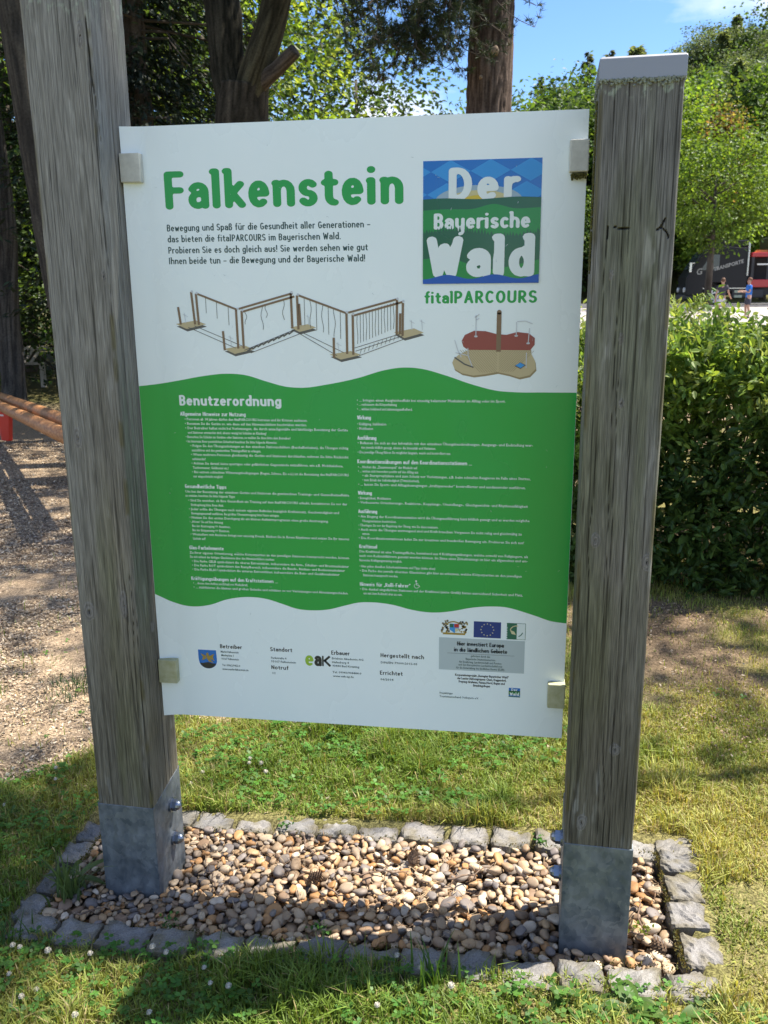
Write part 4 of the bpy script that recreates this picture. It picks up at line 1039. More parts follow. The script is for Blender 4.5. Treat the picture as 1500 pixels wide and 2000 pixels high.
for a in (((.125, .972), (.235, .925)), ((.14, .975), (.25, .930)), ((.255, .920), (.375, .966)), ((.270, .914), (.390, .958)), ((.39, .960), (.485, .915)), ((.385, .957), (.470, .908)), ((.512, .918), (.620, .952)), ((.520, .908), (.620, .944)), ((.510, .925), (.620, .958))): p_rope.line(a, .0014)
for i in range(9): t = i / 9; p_rope.line([(.262 + t * .11, .918 + t * .042), (.275 + t * .11, .927 + t * .042)], .0034)
for i in range(10): t = i / 10; p_rope.line([(.522 + t * .095, .912 + t * .036), (.526 + t * .095, .924 + t * .036)], .0009)
for x, y0 in ((.118, .985), (.223, .935), (.405, .98), (.472, .92), (.637, .968), (.660, .968)): p_steel.line([(x, y0 + .018), (x + .002, y0 - .004)], .0011).line([(x - .004, y0 + .016), (x + .008, y0 + .010)], .0009)
for x, y0 in ((.139, 1.051), (.150, 1.047), (.244, 1.012), (.255, 1.009), (.370, 1.047), (.384, 1.042), (.494, 1.003), (.508, .999), (.607, 1.031), (.620, 1.026)): p_steel.disc(x, y0, .0028, 8)
crs = p_dark.put('course_drawing', 1, 'rope'); crs['label'] = 'printed drawing of a rope course on timber posts'
p_tan.put('platform', 2, 'tan', crs); p_rope.put('rope', 3, 'rope', crs); p_brown.put('timber', 4, 'brown', crs); p_steel.put('fitting', 5, 'steel', crs)

# drawing of the exercise island
isl = [(.728, .893), (.733, .880), (.750, .870), (.775, .865), (.800, .868), (.828, .873), (.852, .868), (.875, .861), (.897, .866), (.910, .880), (.908, .897), (.898, .915), (.897, .925)]
red_top = [(.897, .920), (.906, .932), (.906, .946), (.893, .956), (.868, .959), (.845, .953), (.823, .955), (.800, .961), (.775, .962), (.755, .953), (.748, .940), (.752, .928), (.762, .921)]
tanp = isl + [(.765, .922), (.742, .910), (.732, .902)]
base_ = Pr().poly([(a + .0015, b_ - .004) for a, b_ in tanp]); isd = base_.put('island_drawing', 1, 'line'); isd['label'] = 'printed drawing of a red and tan exercise platform'
Pr().poly(tanp).put('platform', 2, 'tan', isd)
p_ = Pr()
for i in range(15):
    t = i / 15
    a, b_ = (.745 + t * .08, .921 - t * .0), (.745 + t * .08 + .045, .921 - .05)
    x1_, y1_ = (min(b_[0], .826), 0)
    k_ = (x1_ - a[0]) / (b_[0] - a[0]); q = (x1_, a[1] + (b_[1] - a[1]) * k_)
    p_.line([a, (q[0], max(q[1], .872))], .0008)
for i in range(15):
    t = i / 15; a = (.905 - t * .075, .919); b_ = (max(a[0] - .045, .830), a[1] - min(.045, a[0] - .830) * 1.0); p_.line([a, b_], .0008)
p_.put('board_lines', 3, 'line', isd)
Pr().poly(red_top).put('platform', 3, 'red', isd)
Pr().poly([(.8235, 1.000), (.8335, 1.000), (.8335, .917), (.8235, .917)]).disc(.8285, 1.001, .005).put('pillar', 4, 'brown', isd)
p_ = Pr()
for a in ([(.779, .995), (.779, .951)], [(.776, .990), (.786, .997)], [(.779, .985), (.786, .988)], [(.866, .980), (.866, .951)], [(.867, .981), (.885, .982), (.900, .976)], [(.894, .967), (.892, .936)], [(.733, .942), (.740, .920), (.748, .905)], [(.735, .915), (.765, .908)], [(.762, .925), (.763, .908), (.772, .885)], [(.889, .915), (.889, .882)]): p_.line(a, .0018)
for x, y0 in ((.779, .950), (.866, .951), (.892, .935)): p_.disc(x, y0, .004, 8, .0022)
p_.put('apparatus', 5, 'steel', isd)
Pr().poly([(.864, .886), (.876, .894), (.889, .888), (.877, .880)]).line([(.733, .905), (.755, .890), (.775, .883)], .003).put('apparatus', 6, 'rope', isd)
Pr().poly([(.866, .8875), (.876, .8935), (.886, .888), (.877, .882)]).put('apparatus', 7, 'blue2', isd)

# wheelchair sign
p_ = Pr().disc(.648, .3835, .0022, 8).line([(.648, .381), (.6485, .374), (.654, .374), (.657, .369)], .0014).line([(.6485, .378), (.653, .378)], .0010)
p_.line([(.649 + .0055 * math.cos(a), .3715 + .0055 * math.sin(a)) for a in np.linspace(2.1, 6.0, 12)], .0010)
p_.put('wheelchair_symbol', 2, 'white')
# coat of arms
cr = Pr().poly([(.098, .1815), (.145, .1815), (.146, .160)] + [(.1225 + .0235 * math.cos(a), .153 - .0215 * math.sin(a)) for a in np.linspace(0.1, 3.04, 12)] + [(.098, .160)]).put('coat_of_arms', 1, 'blue1')
Pr().poly([(.1225 + .0215 * math.cos(a), .1505 - .0185 * math.sin(a)) for a in np.linspace(0.25, 2.9, 10)] + [(.110, .146), (.1225, .149), (.135, .146)]).put('hill', 2, 'black', cr)
Pr().poly([(.119, .173), (.124, .175), (.130, .155), (.137, .148), (.126, .150), (.119, .160)]).poly([(.104, .172), (.118, .166), (.117, .158), (.107, .153), (.110, .163)]).poly([(.140, .172), (.127, .166), (.129, .158), (.139, .153), (.136, .163)]).put('bird', 3, 'gold', cr)
# eak logo
ek = letters('maker_logo', 'lime', 1, [(('e', .373, .1535, .040), dict(x1=.394, wt=0.095))])
letters('logo_letters', 'black', 1, [(('a', .396, .1535, .040), dict(x1=.4145, wt=0.10))], ek)
Pr().line([(.4175, .1815), (.4175, .1545)], .004).put('logo_letters', 2, 'black', ek)
Pr().line([(.435, .181), (.421, .168)], .0055).line([(.421, .170), (.436, .155)], .0055).put('logo_letters', 1, 'black', ek)
# small emblems bottom right
Pr().rect(.703, .1625, .9055, .2450).put('grey_field', 1, 'grey')
Pr().rect(.723, .2058, .882, .2064).put('rule', 2, 'black')
em = Pr().rect(.712, .253, .765, .258).put('lion_emblem', 1, 'gold')
r4 = np.random.default_rng(9); pg, pd = Pr(), Pr()
for i in range(70):
    side = i % 2; x = (.7085 + r4.uniform(0, .018)) if side else (.7515 + r4.uniform(0, .018)); y = r4.uniform(.258, .288)
    (pg if i % 3 else pd).disc(x, y, r4.uniform(.0014, .0030), 6)
for i in range(9): pg.disc(.725 + i * .003, .283 + .003 * math.sin(i * .4), .002, 6)
pg.put('lions', 2, 'gold', em); pd.put('lions', 3, 'rope', em)
Pr().poly([(.728, .281), (.750, .281), (.750, .266), (.739, .258), (.728, .266)]).put('shield', 4, 'blue2', em)
Pr().poly([(.739, .281), (.750, .281), (.750, .272), (.739, .272)]).put('shield', 5, 'crimson', em); Pr().poly([(.728, .281), (.737, .281), (.737, .272), (.728, .272)]).put('shield', 6, 'pine', em)
Pr().poly([(.741, .270), (.750, .270), (.748, .264), (.741, .260)]).put('shield', 7, 'cream', em)
fl = Pr().rect(.785, .2490, .8490, .2895).put('flag_emblem', 1, 'navy'); p_ = Pr()
for i in range(12):
    a = i * math.pi / 6; cx_, cy_ = .817 + .0148 * math.cos(a), .2693 + .0148 * math.sin(a)
    p_.poly([(cx_ + (.0021 if j % 2 == 0 else .0009) * math.sin(j * math.pi / 5), cy_ + (.0021 if j % 2 == 0 else .0009) * math.cos(j * math.pi / 5)) for j in range(10)])
p_.put('stars', 2, 'cream', fl)
le = Pr().rect(.8625, .2480, .9065, .2890).put('leader_emblem', 1, 'pine'); Pr().rect(.8860, .2490, .9055, .2880).put('field', 2, 'white', le)
Pr().line([(.885 + .0145 * math.cos(a), .269 + .0135 * math.sin(a)) for a in np.linspace(1.3, 3.0, 9)], .0022).poly([(.870, .272), (.880, .268), (.884, .260), (.874, .262)]).put('arc', 3, 'cream', le)
Pr().line([(.885 + .0145 * math.cos(a), .269 + .0135 * math.sin(a)) for a in np.linspace(-1.2, -.2, 7)], .0020).put('arc', 4, 'pine', le)
for i in range(6): Pr().rect(.8600, .2505 + i * .0062, .8640, .2535 + i * .0062).put('teeth', 2, 'white', le) if i < 5 else None
ml = Pr().rect(.8710, .1030, .8980, .1240).put('small_logo', 1, 'blue1')
Pr().rect(.8710, .1060, .8980, .1170).put('field', 2, 'deep', ml); Pr().rect(.8715, .1095, .8975, .1130).put('field', 3, 'hill', ml); Pr().rect(.8710, .1005, .8980, .1028).put('field', 3, 'pine', ml)
letters('logo_word', 'white', 4, [(('Der', .877, .1165, .007), dict(x1=.892, wt=.11, cellf=.6)), (('Wald', .8735, .1045, .0085), dict(x1=.8955, wt=.11, cellf=.6))], ml)
# twigs of grime and scratches
p_ = Pr()
for i in range(60):
    x, y = rng.uniform(.02, .98), rng.uniform(.02, 1.38); L = rng.uniform(.001, .006); a = rng.uniform(0, 3.1)
    p_.line([(x, y), (x + L * math.cos(a), y + L * math.sin(a))], rng.uniform(.0003, .0008))
p_.put('grime_specks', 15, 'grey')

# ------------------------------------------------------------------ plants: generators
def rand_unit(n, r):
    v = r.normal(size=(n, 3)); return unit(v)
def leaf_geo(P, T, Nn, size, asp=0.55, six=False, fold=0.18):
    """leaves starting at P, pointing along T, facing Nn. returns V,F"""
    n = len(P); size = np.broadcast_to(np.asarray(size, float), (n,))[:, None]
    B = unit(np.cross(T, Nn)); Nn = np.cross(B, T)
    up = Nn * size * asp * fold
    if six:
        V = np.stack([P, P + T * size * .30 + B * size * asp * .46 + up, P + T * size * .68 + B * size * asp * .38 + up, P + T * size,
                      P + T * size * .68 - B * size * asp * .38 + up, P + T * size * .30 - B * size * asp * .46 + up], 1).reshape(-1, 3)
        b = np.arange(n)[:, None] * 6
        return V, np.concatenate([b + [0, 1, 2, 3], b + [0, 3, 4, 5]])
    V = np.stack([P, P + T * size * .5 + B * size * asp * .5 + up, P + T * size, P + T * size * .5 - B * size * asp * .5 + up], 1).reshape(-1, 3)
    return V, np.arange(n * 4).reshape(n, 4)
def rep(c, k): return np.repeat(c, k, axis=0)
def vary(base, n, r, hue=0.12, val=0.25):
    c = np.asarray(base)[None] * (1 + r.normal(0, hue, (n, 3))) * (1 + r.normal(0, val, (n, 1)))
    return np.clip(c, 0.004, 0.9)
def crown_cloud(n_clump, per, c, rad, r, leaf, tints, hollow=0.55, clump_r=0.3, droop=0.3, six=False, asp=0.6):
    """leaf clumps scattered in an ellipsoid shell"""
    d = rand_unit(n_clump, r); rr = r.uniform(hollow, 1.0, (n_clump, 1)) ** 0.8
    C = np.asarray(c) + d * rr * np.asarray(rad) * (1 + 0.14 * np.sin(d[:, :1] * 5 + 3) * np.cos(d[:, 1:2] * 6))
    cr = clump_r * r.uniform(.6, 1.4, (n_clump, 1))
    P = rep(C, per) + r.normal(size=(n_clump * per, 3)) * rep(cr, per) * [1, 1, .62]
    out = unit(rep(d, per) + r.normal(0, .7, (len(P), 3)))
    T = unit(out * [1, 1, .4] - [0, 0, droop] + r.normal(0, .4, (len(P), 3)))
    Nn = unit(rand_unit(len(P), r) * 0.9 + [0, 0, .8])
    V, F = leaf_geo(P, T, Nn, leaf * r.uniform(.6, 1.3, len(P)), asp, six)
    ct = np.array(tints)[r.integers(0, len(tints), n_clump)] * (1 + r.normal(0, .26, (n_clump, 1)))
    col = np.clip(rep(ct, per) * (1 + r.normal(0, .12, (len(P), 1))), 0.004, .9)
    return V, F, rep(col, 6 if six else 4)
def bark_tube(name, P, rad, seed, m=64, dark=(0.035, 0.029, 0.024), light=(0.12, 0.10, 0.082), furrow=0.012, dz=0.025, plates=(9, 2.2)):
    """a trunk or limb with furrowed bark; P control points, rad radii"""
    P = np.asarray(P, float); rad = np.asarray(rad, float)
    s_ = np.concatenate([[0], np.cumsum(np.linalg.norm(np.diff(P, axis=0), axis=1))])
    n = max(6, int(s_[-1] / dz)); t = np.linspace(0, s_[-1], n)
    C = np.stack([np.interp(t, s_, P[:, k]) for k in range(3)], 1)
    ker = np.hanning(max(5, n // 8) | 1); ker /= ker.sum(); h = len(ker) // 2
    Cp = np.concatenate([C[0] + (np.arange(-h, 0)[:, None]) * (C[1] - C[0]), C, C[-1] + (np.arange(1, h + 1)[:, None]) * (C[-1] - C[-2])])
    C = np.stack([np.convolve(Cp[:, k], ker, 'valid') for k in range(3)], 1)
    Rr = np.interp(t, s_, rad)
    T = unit(np.gradient(C, axis=0)); X = unit(np.cross(T, [0.01, 1, 0.02])); Y = np.cross(T, X)
    a = np.arange(m) * 2 * np.pi / m
    u = a[None] / (2 * np.pi) * 2 * np.pi * Rr.mean() * 1.0; tt = t[:, None] + 0 * u
    ca, sa = np.cos(a)[None], np.sin(a)[None]
    # seamless: noise over the circle
    nz = fbm(ca * plates[0] * Rr.mean() * 3 + 5 * seed + tt * .4, sa * plates[0] * Rr.mean() * 3 + tt * plates[1], seed, 4)
    fr = np.abs(nz - 0.5) * 2; fr = np.clip(fr * 2.2, 0, 1)
    lump = (fbm(ca * 1.5 + seed, sa * 1.5 + tt * 0.8, seed + 4, 2) - 0.5)
    r_ = Rr[:, None] * (1 + 0.16 * lump) - furrow * (1 - fr)
    V = C[:, None] + X[:, None] * (r_ * ca)[..., None] + Y[:, None] * (r_ * sa)[..., None]
    col = mix3(dark, light, fr * (0.5 + 0.7 * fbm(ca * 12, sa * 12 + tt * 9, seed + 7, 3)))
    ix = np.arange(n * m).reshape(n, m); nx_ = np.roll(ix, -1, 1)
    F = np.stack([ix[:-1], nx_[:-1], nx_[1:], ix[1:]], -1).reshape(-1, 4)
    return V.reshape(-1, 3), [F, [list(map(int, ix[-1]))]], np.clip(col.reshape(-1, 3), 0, 1)
def trunk_obj(name, parent, *a, **k):
    V, F, c = bark_tube(name, *a, **k)
    return link(name, mesh_np(name, V, F, c, True), parent, M['bark'])
def leaves_obj(name, parent, parts_, m='leaf', **k):
    V = np.concatenate([p[0] for p in parts_]); off = 0; Fs = []
    for p in parts_: Fs.append(p[1] + off); off += len(p[0])
    c = np.concatenate([p[2] for p in parts_])
    k0 = {} if name in ('crown', 'foliage') else k
    return link(name, mesh_np(name, V, Fs, c), parent, M[m], **k)
def needle_tufts(P, D, r, per=14, L=0.055, w=0.0022, tint=(0.03, 0.05, 0.02), spread=0.9):
    n = len(P); PP = rep(P, per); DD = unit(rep(D, per) + r.normal(0, spread, (n * per, 3)))
    Lr = L * r.uniform(.6, 1.2, (n * per, 1)); B = unit(np.cross(DD, rand_unit(n * per, r))) * w
    PP = PP + DD * 0.002 + r.normal(0, .004, PP.shape)
    V = np.stack([PP - B, PP + B, PP + DD * Lr], 1).reshape(-1, 3)
    c = np.array(tint) * (1 + r.normal(0, .3, (n * per, 1)))
    return V, np.arange(n * per * 3).reshape(-1, 3), rep(np.clip(c, .004, .5), 3)

LIME = [(0.15, 0.25, 0.025), (0.11, 0.20, 0.022), (0.19, 0.28, 0.035)]
MID = [(0.065, 0.125, 0.022), (0.05, 0.10, 0.02), (0.09, 0.15, 0.025)]
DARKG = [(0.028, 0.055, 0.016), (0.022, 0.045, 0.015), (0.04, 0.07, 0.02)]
FIR = [(0.022, 0.042, 0.02), (0.03, 0.05, 0.022), (0.018, 0.034, 0.018)]

# ------------------------------------------------------------------ the woods behind the board
gz = lambda x, y: float(TZ(x, y))
r = np.random.default_rng(40)
# forked old tree
t = wthing('forked_tree', 'thick dark tree forking into two limbs with a sawn stub, behind the board', 'tree', (-2.0, 8.0, 0))
tr_ = trunk_obj('trunk', t, [(-2.12, 8, -.2), (-2.08, 8, 1.5), (-2.0, 8, 2.8), (-1.98, 8, 3.35), (-1.93, 8, 3.7)], [.42, .34, .29, .29, .27], 1, furrow=.02, dark=(.018, .016, .012), light=(.085, .072, .055))
trunk_obj('limb', t, [(-2.02, 8, 3.4), (-2.12, 8, 3.85), (-2.12, 8, 4.4), (-2.35, 8.1, 5.6), (-2.6, 8.2, 7.5)], [.20, .19, .20, .17, .10], 2, furrow=.018, dark=(.012, .012, .009), light=(.05, .046, .035))
trunk_obj('limb', t, [(-1.94, 7.98, 3.45), (-1.74, 7.95, 3.9), (-1.58, 7.95, 4.3), (-1.38, 7.9, 4.9), (-1.15, 7.9, 6.2), (-1.0, 8, 7.6)], [.19, .17, .155, .14, .11, .06], 3, furrow=.014, dark=(.018, .016, .010), light=(.08, .072, .045))
st = trunk_obj('stub', t, [(-1.72, 7.93, 3.72), (-1.52, 7.85, 3.82), (-1.30, 7.75, 3.96)], [.10, .075, .07], 4, m=32, furrow=.008)
st['label'] = 'short sawn-off branch stub'
leaves_obj('crown', t, [crown_cloud(150, 46, (-1.9, 8.4, 8.2), (2.6, 2.4, 2.2), r, .12, MID, clump_r=.36)])

# tall pine with straight trunk, its branches hanging into view
t = wthing('tall_pine', 'tall pine with straight scaly brown trunk standing behind the right half of the board', 'tree', (0.71, 7.0, 0))
trunk_obj('trunk', t, [(.66, 7, -.2), (.70, 7, 2), (.71, 7, 3.1), (.735, 7, 4.1), (.76, 7, 6.5), (.8, 7, 10.5)], [.285, .245, .225, .21, .18, .08], 11, m=96, furrow=.020, dark=(.045, .032, .026), light=(.17, .125, .10), dz=.018, plates=(13, 3.0))
b = MB()
b.tube([(.76, 6.80, 3.62), (.775, 6.775, 3.64), (.78, 6.76, 3.66)], [.045, .035, .012], 9)
b.tube([(.65, 6.81, 3.42), (.648, 6.785, 3.42)], [.022, .012], 7)
b.obj('branch_scar', noisy('scar', (.16, .11, .08), (.36, .28, .20), (60, 60, 60), .9), t, sm=True)
tw, TP, TD = MB(), [], []
def limb_curve(p0, p1, sag, n=14):
    tt = np.linspace(0, 1, n)[:, None]; p0, p1 = np.array(p0, float), np.array(p1, float)
    return p0 * (1 - tt) + p1 * tt + np.array([0, 0, -sag]) * (4 * tt * (1 - tt)) + r.normal(0, .012, (n, 3))
limbs = [((.6, 6.95, 5.6), (-.55, 6.35, 4.35), .1), ((.6, 6.95, 5.2), (-.28, 6.1, 3.85), .05), ((.62, 6.9, 4.9), (.40, 6.0, 3.9), -.1), ((.6, 6.95, 5.9), (-.75, 6.9, 4.6), .15), ((.6, 6.95, 5.0), (.08, 6.4, 3.8), .02), ((.65, 6.8, 6.6), (-.2, 5.4, 5.0), -.1)]
for p0, p1, sg in limbs:
    c = limb_curve(p0, p1, sg); tw.tube(c, np.linspace(.030, .008, len(c)), 6)
    for i in range(34):
        q = c[r.integers(3, len(c))]; L = r.uniform(.4, 1.15)
        d = unit(np.array([r.normal(0, .6), r.normal(0, .5), -1.0])); n = 10
        tt = np.linspace(0, 1, n)[:, None]
        path = q + d * L * tt + np.array([r.normal(0, .25), r.normal(0, .2), .28]) * L * tt ** 2 + r.normal(0, .008, (n, 3))
        tw.tube(path, np.linspace(.007, .0025, n), 4, cap=False)
        for j in range(2, n):
            for k in range(2):
                if r.random() < .9:
                    dd = unit(rand_unit(1, r)[0] + [0, 0, .3]); l2 = r.uniform(.04, .14); e = path[j] + dd * l2
                    tw.tube([path[j], e], [.0025, .0015], 3, cap=False)
                    TP += [e, path[j] + dd * l2 * .6]; TD += [dd, dd]
tw.obj('branch', M['bark_far'], t)
Vn = needle_tufts(np.array(TP), np.array(TD), r, 15, .058, .003, (.035, .055, .022))
leaves_obj('needles', t, [Vn], 'needle', kind='stuff')
b = MB()
for i in range(26):
    q = TP[r.integers(len(TP))]; b.ell(q - np.array([0, 0, .03]), (.016, .016, .028), 7, 6)
b.obj('cones', noisy('cone_brown', (.05, .03, .02), (.14, .09, .06), (80, 80, 80), .9), t, kind='stuff')
leaves_obj('crown', t, [crown_cloud(170, 40, (.9, 7.6, 10.4), (2.7, 2.4, 3.2), r, .16, FIR, clump_r=.36, asp=.32)], 'needle')

# tree just left of the left post
t = wthing('leaning_tree', 'tree trunk standing close behind the left timber post', 'tree', (-2.66, 5.0, 0))
trunk_obj('trunk', t, [(-2.42, 5, -.2), (-2.50, 5, .6), (-2.66, 5, 2), (-2.80, 5, 3.7), (-3.0, 5.1, 6.5)], [.20, .165, .15, .135, .07], 21, dark=(.025, .023, .02), light=(.07, .063, .05))
leaves_obj('crown', t, [crown_cloud(120, 44, (-3.2, 5.2, 7.6), (2.1, 2.0, 2.0), r, .11, MID, clump_r=.34)])
t = wthing('slim_tree', 'slim grey trunk in the undergrowth at the left edge', 'tree', (-5.55, 9.0, 0))
trunk_obj('trunk', t, [(-5.62, 9, -.2), (-5.56, 9, 1.3), (-5.45, 9, 2.4), (-5.5, 9, 6)], [.17, .14, .13, .07], 22, dark=(.03, .028, .025), light=(.11, .10, .085))
leaves_obj('crown', t, [crown_cloud(80, 40, (-5.5, 9.2, 6.6), (1.8, 1.7, 2.4), r, .10, MID, clump_r=.34)])

# dark spruce with drooping boughs
def spruce_crown(x, y, z0, z1, rad, r, nb, per, leaf, tints, droop=.35, m='needle', step=1.0):
    Ps, Ts, Cs = [], [], []
    for i in range(nb):
        f = r.uniform(0, 1) ** 0.85; z = z0 + (z1 - z0) * f; L = rad * (1 - f) ** 0.95 * r.uniform(.5, 1.15) + .12
        a = r.uniform(0, 6.283); d = np.array([math.cos(a), math.sin(a), 0])
        s_ = r.uniform(.12, 1, per)[:, None]
        side = np.array([-d[1], d[0], 0]) * r.normal(0, 1, (per, 1)) * L * .20 * s_
        P = np.array([x, y, z]) + d * L * s_ + side + np.array([0, 0, -1]) * (droop * L * s_ ** 1.5) - np.array([0, 0, 1]) * np.abs(r.normal(0, .05, (per, 1))) * rad * .5
        Ps.append(P); Ts.append(unit(d * .8 + side * .5 + np.array([0, 0, -.45]) + r.normal(0, .35, (per, 3)))); Cs.append(np.repeat((np.array(tints[r.integers(len(tints))]) * r.uniform(.75, 1.3))[None], per, 0))
    P, T, C = np.concatenate(Ps), np.concatenate(Ts), np.concatenate(Cs)
    Nn = unit(rand_unit(len(P), r) * .7 + [0, 0, 1])
    V, F = leaf_geo(P, T, Nn, leaf * r.uniform(.6, 1.3, len(P)), .34)
    return V, F, rep(np.clip(C * (1 + r.normal(0, .15, (len(P), 1))), .004, .5), 4)
for (x, y, z0, z1, rad, nb, lab) in ((-3.5, 8.9, 1.9, 9.5, 2.0, 620, 'dark drooping spruce between the left post and the forked tree'), (-6.9, 8.2, 2.6, 9.0, 1.9, 420, 'dark spruce above the undergrowth at the upper left corner')):
    t = thing('spruce', lab, 'tree', (x, y, 0))
    V, F, c_ = bark_tube('trunk', [(0, 0, -.2), (0, 0, 3), (0, 0, 9)], [.2, .16, .03], 31, m=24, dz=.15)
    link('trunk', mesh_np('trunk', V, F, c_, True), t, M['bark'])
    pts = [spruce_crown(0, 0, z0, z1, rad, r, nb, 70, .11, [(.016, .030, .014), (.022, .036, .016), (.012, .022, .012)])]
    leaves_obj('crown', t, pts, 'needle')
    b = MB()
    for i in range(26):
        a = r.uniform(0, 6.28); z = r.uniform(z0, z0 + 3.0); L = r.uniform(.8, rad)
        b.tube([(0, 0, z), (L * .6 * math.cos(a), L * .6 * math.sin(a), z - .1 * L), (L * math.cos(a), L * math.sin(a), z - .5 * L)], [.02, .012, .003], 4, cap=False)
    b.obj('branch', M['bark_far'], t)

def broadleaf(name, lab, x, y, h, z0, rad, r, ncl, per, leaf, tints, tr=.14, cat='tree', group=None, clump=.34, hollow=.5, seed=5):
    z = gz(x, y); t = thing(name, lab, cat, (x, y, z), group=group)
    b = MB(); b.tube([(0, 0, -.3), (0.03, 0, h * .35), (.0, .05, h * .75)], [tr, tr * .7, tr * .2], 8)
    for i in range(7):
        a = r.uniform(0, 6.28); zz = r.uniform(z0, z0 + (h - z0) * .5); L = rad * r.uniform(.6, .9)
        b.tube([(0, 0, zz), (L * .5 * math.cos(a), L * .5 * math.sin(a), zz + L * .3), (L * math.cos(a), L * math.sin(a), zz + L * .55)], [tr * .4, tr * .22, tr * .06], 5, cap=False)
    b.obj('trunk', M['bark_far'], t, sm=True)
    leaves_obj('crown', t, [crown_cloud(ncl, per, (0, 0, (h + z0) / 2), (rad, rad, (h - z0) / 2), r, leaf, tints, clump_r=clump, hollow=hollow)], 'leaf')
    return t
YG = [(0.17, 0.26, 0.035), (0.13, 0.21, 0.03), (0.21, 0.28, 0.05)]
broadleaf('maple', 'sunlit yellow-green leafy tree seen right of the forked tree', -4.5, 15.5, 9.5, 2.4, 2.55, r, 210, 40, .13, YG, .16)
broadleaf('maple', 'loose yellow-green tree with sky between its leaves, behind the hanging pine twigs', -2.1, 18.5, 5.5, 1.6, 1.5, r, 70, 32, .13, YG, .13, hollow=.3)
broadleaf('maple', 'mid-green tree between the forked tree and the spruce', -5.0, 14.0, 9.8, 1.5, 2.5, r, 200, 40, .12, MID, .16)
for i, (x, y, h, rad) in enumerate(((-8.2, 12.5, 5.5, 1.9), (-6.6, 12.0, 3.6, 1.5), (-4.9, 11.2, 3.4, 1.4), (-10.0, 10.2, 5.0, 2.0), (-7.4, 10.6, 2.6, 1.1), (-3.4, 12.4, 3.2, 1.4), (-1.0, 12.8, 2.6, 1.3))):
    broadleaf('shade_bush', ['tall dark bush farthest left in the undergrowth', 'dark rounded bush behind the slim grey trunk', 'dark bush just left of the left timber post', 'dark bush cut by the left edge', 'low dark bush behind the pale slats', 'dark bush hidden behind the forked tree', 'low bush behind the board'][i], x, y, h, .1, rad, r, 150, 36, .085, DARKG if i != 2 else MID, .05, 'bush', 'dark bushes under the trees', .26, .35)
for i, (x, y, h, rad) in enumerate(((-17, 22, 14, 4), (-12.5, 25, 15, 4.2), (-9.5, 19, 12, 3.2), (-7.5, 27, 15, 4), (-21, 30, 16, 5), (-14, 16.5, 11, 3), (-4.6, 30, 11, 3.2), (-26, 26, 15, 5), (-8.6, 14.6, 9, 2.2), (-11.2, 13.6, 9, 2.4), (-6.6, 17.5, 10, 2.3))):
    broadleaf('woodland_tree', 'tall dark leafy tree of the wood on the left', x, y, h, 0.4, rad, r, 230, 36, .22, DARKG + MID[1:2], .22, 'tree', 'dark trees of the wood on the left', .6, .45)

# trees outside the frame on the right that throw dappled shade
broadleaf('shade_tree', 'slim high-crowned tree added outside the right edge to shade the top of the left post', 4.2, 1.62, 10.9, 8.5, .8, r, 60, 30, .10, MID, .05, hollow=.1, clump=.22)  # unseen tree added so that its small crown shades the left post
broadleaf('shade_tree', 'tall leafy tree outside the right edge shading the playground', 3.3, 4.9, 11.4, 7.0, 2.4, r, 190, 34, .11, MID, .07, hollow=.2)
broadleaf('shade_tree', 'leafy tree to the right of the clearing throwing dappled shade', 6.6, 3.6, 9.6, 5.8, 1.8, r, 95, 34, .11, MID, .17, hollow=.3)

# ------------------------------------------------------------------ hedge on the right
def shoots(P0, D, L, nl, size, r, tints, six=True, asp=.5):
    n = len(P0); tt = np.tile(np.linspace(.12, 1, nl), n)[:, None]
    P = rep(P0, nl) + rep(D * L[:, None], nl) * tt; P[:, 2] -= (tt[:, 0] ** 2) * rep(L, nl) * .12
    side = np.tile(np.arange(nl) % 2 * 2 - 1, n)[:, None]; B = unit(np.cross(D, rand_unit(n, r)))
    T = unit(rep(B, nl) * side + rep(D, nl) * .7 + r.normal(0, .3, P.shape))
    Nn = unit(np.array([0, 0, 1.0]) + r.normal(0, .5, P.shape))
    V, F = leaf_geo(P, T, Nn, size * r.uniform(.6, 1.25, len(P)) * (1 - .35 * tt[:, 0]), asp, six)
    ct = np.array(tints)[r.integers(0, len(tints), n)] * (1 + r.normal(0, .12, (n, 1)))
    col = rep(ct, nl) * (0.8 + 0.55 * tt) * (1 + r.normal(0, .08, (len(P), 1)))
    return V, F, rep(np.clip(col, .004, .9), 6 if six else 4)
